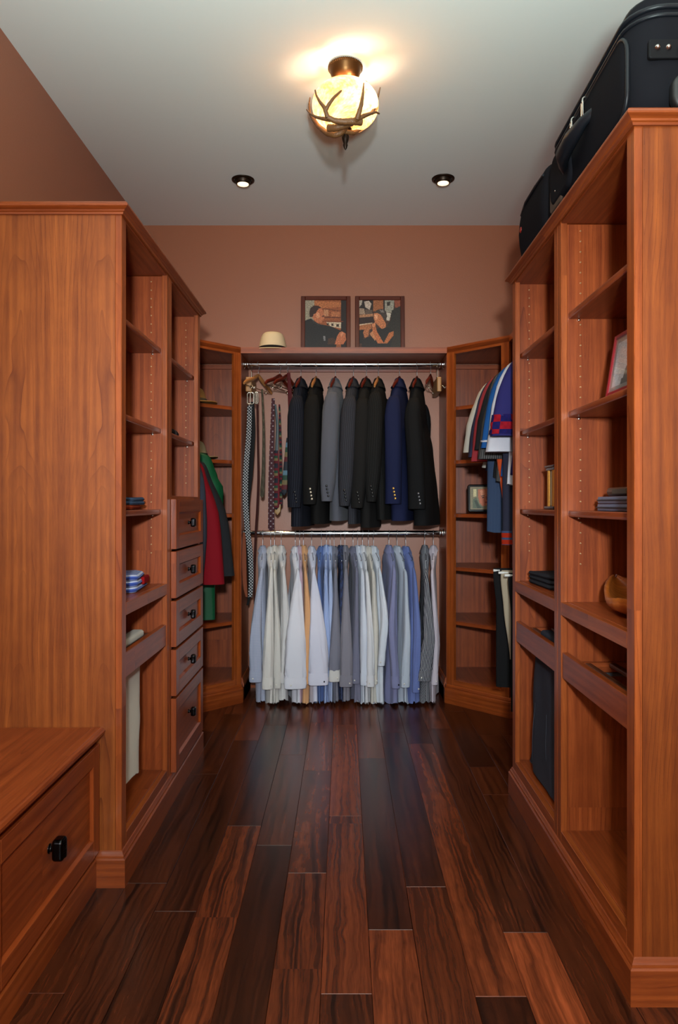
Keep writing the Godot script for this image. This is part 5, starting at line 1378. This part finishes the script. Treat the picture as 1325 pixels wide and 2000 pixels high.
	framed("photo_frame", "red edged photo frame leaning on the upper open shelf", "picture frame", Vector3(0.728, 1.4335, -1.865), -PI / 2, 0.16, 0.205, 0.172, 0.013, 0.024, plain("frame_red", Color(0.50, 0.06, 0.11), 0.35), pic, true, plain("frame_silver", Color(0.55, 0.54, 0.53), 0.35, 0.6), 0.012)
	for i in 2:
		t = thing("flat_box", ["grey blue flat box, the lower of two under the wallet", "grey blue flat box lying directly under the brown wallet"][i], "box", Vector3(0.82, 1.125 + 0.021 * i, -1.965), "flat boxes")
		b = MB.new(); b.pad(Vector3(0.82, 1.125 + 0.021 * i + 0.010, -1.965), Vector3(0.16, 0.0198, 0.26 - 0.006 * i), 0.006, 0.003); build("case", b, plain("box_grey_blue", Color(0.34, 0.37, 0.46), 0.4), t)
		b = MB.new(); b.pad(Vector3(0.7385, 1.125 + 0.021 * i + 0.010, -1.965), Vector3(0.006, 0.004, 0.25 - 0.006 * i), 0.0015, 0.0015); build("lid_line", b, plain("box_line", Color(0.10, 0.11, 0.15), 0.5), t)
	t = thing("wallet", "brown leather wallet lying on the grey blue boxes", "wallet", Vector3(0.81, 1.167, -1.96))
	b = MB.new(); b.pad(Vector3(0.81, 1.1795, -1.955), Vector3(0.11, 0.024, 0.21), 0.008, 0.008, Basis.IDENTITY, 5, 0.002); build("cover", b, plain("leather_brown", Color(0.31, 0.20, 0.14), 0.5), t)
	b = MB.new(); b.pad(Vector3(0.7545, 1.1795, -1.96), Vector3(0.006, 0.015, 0.10), 0.002, 0.002); build("clasp_strap", b, plain("leather_olive", Color(0.22, 0.19, 0.12), 0.5), t)
	# carved bowl: a boat with lifted ends
	t = thing("carved_bowl", "rustic carved wooden bowl with pointed ends above the empty rack", "bowl", Vector3(0.80, 0.8445, -1.92))
	b = MB.new()
	var rings := []
	for i in 31:
		var u := lerpf(-1.0, 1.0, i / 30.0)
		var w := 0.080 * pow(maxf(1.0 - pow(absf(u), 1.9), 0.0), 0.85) + 0.005
		var rim := 0.892 + 0.048 * pow(absf(u), 2.2) + 0.004 * sin(u * 7.0)
		var bot := 0.8452 + 0.070 * pow(absf(u), 3.0)
		var R := PackedVector3Array()
		for k in 13:
			var a := PI * k / 12.0
			R.append(Vector3(0.80 - w * cos(a), rim - (rim - bot) * pow(sin(a), 0.7) + 0.002 * sin(u * 40.0 + k * 2.0), -1.92 + u * 0.20))
		for k in 13:
			var a := PI * (12 - k) / 12.0
			R.append(Vector3(0.80 - w * 0.82 * cos(a), rim - maxf((rim - bot) - 0.014, 0.002) * pow(sin(a), 0.7), -1.92 + u * 0.188))
		rings.append(R)
	b.loft(rings); build("bowl", b, wood(Color(1.15, 1.15, 0.85), 0.4), t)
	t = thing("desk_ornament", "small upright cream and gold ornament with black base and cap", "ornament", Vector3(0.768, 1.125, -2.565))
	b = MB.new(); b.pad(Vector3(0.768, 1.131, -2.562), Vector3(0.072, 0.011, 0.118), 0.003, 0.003); build("base", b, plain("ornament_black", Color(0.015, 0.013, 0.014), 0.2), t)
	b = MB.new(); b.pad(Vector3(0.768, 1.2795, -2.562), Vector3(0.070, 0.008, 0.116), 0.003, 0.003); b.pad(Vector3(0.768, 1.270, -2.562), Vector3(0.062, 0.011, 0.106), 0.003, 0.003); build("cap", b, plain("ornament_black", Color(0.015, 0.013, 0.014), 0.2), t)
	b = MB.new(); b.box(Vector3(0.742, 1.1365, -2.604), Vector3(0.792, 1.2645, -2.52), 1, 0.002); build("panel", b, plain("ornament_cream", Color(0.74, 0.68, 0.54), 0.35), t)
	b = MB.new()
	for z in [-2.598, -2.584, -2.540, -2.526]: b.tube([Vector3(0.741, 1.1365, z), Vector3(0.741, 1.2645, z)], [0.0035], 8)
	build("gold_rods", b, plain("gold", Color(0.75, 0.55, 0.25), 0.3, 0.9), t)
	fold_pile("folded_cloth", "black folded cloth on the shelf over the charcoal trousers", "cloth", Vector3(0.80, 0.8445, -2.625), Vector3(0.18, 0.046, 0.27), cloth("cloth_dark", Color(0.150, 0.150, 0.170)), 0.04, 3)
	# generic painted face in a black rounded frame
	var face := paint_polys(128, 150, rgb(128, 122, 96), [[rgb(206, 196, 148), 14, 8, 36, 8, 36, 62, 14, 66], [rgb(88, 102, 82), 10, 84, 34, 70, 52, 118, 84, 150, 10, 150], [rgb(60, 72, 60), 20, 96, 34, 88, 52, 126, 70, 150, 40, 150], [rgb(190, 112, 80), 46, 10, 118, 4, 122, 92, 104, 128, 76, 134, 56, 110, 46, 64], [rgb(214, 142, 106), 60, 20, 96, 14, 98, 60, 68, 64], [rgb(60, 50, 46), 66, 58, 92, 52, 92, 57, 66, 63], [rgb(52, 44, 42), 72, 68, 88, 66, 86, 74, 74, 75], [rgb(140, 70, 52), 100, 60, 106, 60, 112, 88, 102, 90], [rgb(130, 46, 40), 92, 102, 112, 98, 108, 110, 94, 111]], Vector2.ZERO, 1.0, 0.2, 71)
	framed("portrait_frame", "black rounded frame with a painted face on the corner shelf", "picture frame", Vector3(0.787, 1.0945, -4.12), -0.10, 0.16, 0.150, 0.163, 0.016, 0.020, plain("frame_black", Color(0.012, 0.011, 0.012), 0.25), face, false, plain("frame_cream", Color(0.55, 0.50, 0.38), 0.5), 0.006, 0.016)

func luggage():
	var nylon := cloth("luggage_nylon", Color(0.09, 0.09, 0.105), "twill", Color.BLACK, 0.01, 0.8, 0.0)
	nylon.metallic_specular = 0.12
	var hide := plain("luggage_leather", Color(0.07, 0.08, 0.10), 0.4, 0.0, 0.35)
	var steel := plain("zip_steel", Color(0.72, 0.70, 0.68), 0.2, 1.0)
	var t := thing("suitcase", "large black suitcase with leather piping lying on the tall cabinet", "suitcase", Vector3(0.965, 2.047, -2.01))
	t.rotation.y = -0.018
	var c := Vector3(0, 0.155, 0)
	var b := MB.new(); b.pad(c, Vector3(0.57, 0.308, 0.70), 0.075, 0.065, Basis.IDENTITY, 8, 0.008, 7); build("shell", b, nylon, t, true)
	# the lid, a little proud, and the zip round it
	var loop := func(y: float, gx: float, gz: float, r: float) -> Array:
		var p := []
		for q in 4:
			var sx := 1.0 if q == 0 or q == 3 else -1.0
			var sz := 1.0 if q < 2 else -1.0
			for i in 7:
				var a := PI / 2 * (q + i / 6.0)
				p.append(Vector3(sx * (gx - r) + r * cos(a), y, sz * (gz - r) + r * sin(a)))
		p.append(p[0])
		return p
	b = MB.new(); b.tube(loop.call(0.252, 0.288, 0.353, 0.078), [0.006], 8); b.tube(loop.call(0.232, 0.289, 0.354, 0.078), [0.005], 8); build("zip", b, hide, t, true)
	b = MB.new(); b.tube(loop.call(0.293, 0.262, 0.326, 0.07), [0.007], 8); build("lid_piping", b, hide, t, true)
	# piping round the long side and the end
	b = MB.new()
	var side := []
	for q in 4:
		var sy := 1.0 if q == 0 or q == 3 else -1.0
		var sz := 1.0 if q < 2 else -1.0
		for i in 7:
			var a := PI / 2 * (q + i / 6.0)
			side.append(Vector3(-0.286, 0.125 + sy * (0.102 - 0.06) + 0.06 * cos(a), sz * (0.315 - 0.06) + 0.06 * sin(a)))
	side.append(side[0])
	b.tube(side, [0.0055], 8)
	build("piping", b, hide, t, true)
	var FB := Basis(Vector3(1, 0, 0), Vector3(0, 0, 1), Vector3(0, -1, 0))
	for s in [-1.0, 1.0]:
		b = MB.new(); b.pad(Vector3(s * 0.217, 0.146, 0.361), Vector3(0.078, 0.010, 0.044), 0.006, 0.003, FB)
		var plate := build("handle_plate", b, plain("plate_leather", Color(0.06, 0.06, 0.07), 0.6, 0.0, 0.25), t, true)
		for k in 2:
			b = MB.new(); b.lathe([Vector2(0.0005, 0.008), Vector2(0.004, 0.007), Vector2(0.0068, 0.003), Vector2(0.0075, -0.002)], 14, Vector3(s * 0.225 + (k - 0.5) * 0.025, 0.148, 0.366), FB); build("rivet", b, steel, plate, true)
	b = MB.new(); b.tube([Vector3(-0.185, 0.146, 0.368), Vector3(-0.172, 0.135, 0.39), Vector3(-0.13, 0.12, 0.40), Vector3(0.13, 0.12, 0.40), Vector3(0.172, 0.135, 0.39), Vector3(0.185, 0.146, 0.368)], [0.008, 0.009, 0.012, 0.012, 0.009, 0.008], 10); build("end_handle", b, hide, t, true)
	# wheel housing at the foot of the end
	for s in [-1.0, 1.0]:
		b = MB.new(); b.pad(Vector3(s * 0.160, 0.045, 0.362), Vector3(0.09, 0.03, 0.085), 0.03, 0.01, FB); build("wheel_housing", b, plain("housing_black", Color(0.06, 0.06, 0.065), 0.5), t, true)
	# zip pulls
	for q in [[Vector3(-0.289, 0.235, 0.015), 0.0], [Vector3(-0.290, 0.232, -0.085), 1.0]]:
		b = MB.new(); var p: Vector3 = q[0]
		b.tube([p, p + Vector3(-0.008, -0.006, 0.0), p + Vector3(-0.010, -0.018, 0.001)], [0.0035], 8)
		b.tube([p + Vector3(-0.010, -0.016, 0.006), p + Vector3(-0.010, -0.058, 0.007), p + Vector3(-0.010, -0.062, 0), p + Vector3(-0.010, -0.058, -0.007), p + Vector3(-0.010, -0.016, -0.006)], [0.0024], 6)
		build("zip_pull", b, steel, t, true)
	# side carry handle
	b = MB.new(); b.tube([Vector3(-0.284, 0.165, 0.07), Vector3(-0.305, 0.150, 0.045), Vector3(-0.324, 0.128, -0.01), Vector3(-0.324, 0.120, -0.09), Vector3(-0.305, 0.118, -0.15), Vector3(-0.284, 0.110, -0.185)], [0.012, 0.016, 0.024, 0.024, 0.016, 0.012], 12, 0.8); build("side_handle", b, hide, t, true)
	for q in [Vector3(-0.287, 0.170, 0.085), Vector3(-0.287, 0.108, -0.20)]:
		b = MB.new(); b.pad(q, Vector3(0.045, 0.008, 0.05), 0.012, 0.003, Basis(Vector3(0, 0, 1), Vector3(-1, 0, 0), Vector3(0, -1, 0))); build("handle_mount", b, plain("mount_grey", Color(0.06, 0.055, 0.055), 0.4), t, true)
	# tan leather corner
	b = MB.new(); b.pad(Vector3(-0.290, 0.085, -0.275), Vector3(0.125, 0.010, 0.085), 0.02, 0.004, Basis(Vector3(0, 0, 1), Vector3(-1, 0, 0), Vector3(0, -1, 0)))
	var cor := build("corner_guard", b, plain("suede_tan", Color(0.23, 0.165, 0.115), 0.8), t, true)
	b = MB.new(); b.lathe([Vector2(0.0005, 0.004), Vector2(0.0035, 0.003), Vector2(0.004, -0.001)], 10, Vector3(-0.2955, 0.093, -0.265), Basis(Vector3.FORWARD, -PI / 2)); build("stud", b, steel, cor, true)
	# outer pocket bulging on the far half
	b = MB.new(); b.pad(Vector3(-0.283, 0.135, -0.22), Vector3(0.22, 0.03, 0.16), 0.05, 0.012, Basis(Vector3(0, 0, 1), Vector3(-1, 0, 0), Vector3(0, -1, 0))); build("pocket", b, nylon, t, true)

	t = thing("duffel_bag", "black duffel bag with a red round badge behind the suitcase", "bag", Vector3(0.875, 2.047, -2.63))
	b = MB.new(); b.pad(Vector3(0, 0.142, -0.005), Vector3(0.37, 0.280, 0.42), 0.07, 0.055, Basis.IDENTITY, 8, 0.010, 7); build("body", b, nylon, t, true)
	b = MB.new(); b.tube([Vector3(-0.184, 0.236, 0.15), Vector3(-0.187, 0.238, 0.05), Vector3(-0.187, 0.238, -0.08), Vector3(-0.176, 0.232, -0.19)], [0.005], 8); build("zip", b, hide, t, true)
	b = MB.new(); b.lathe([Vector2(0.0005, 0.004), Vector2(0.009, 0.0035), Vector2(0.0115, 0.002), Vector2(0.0115, -0.003)], 20, Vector3(-0.1935, 0.150, -0.125), Basis(Vector3.FORWARD, -PI / 2)); build("badge", b, plain("badge_red", Color(0.50, 0.05, 0.03), 0.4), t, true)
	b = MB.new(); b.tube([Vector3(-0.165, 0.19, -0.208), Vector3(-0.172, 0.18, -0.219), Vector3(-0.172, 0.135, -0.222)], [0.004, 0.004, 0.003], 8); build("zip_pull", b, steel, t, true)
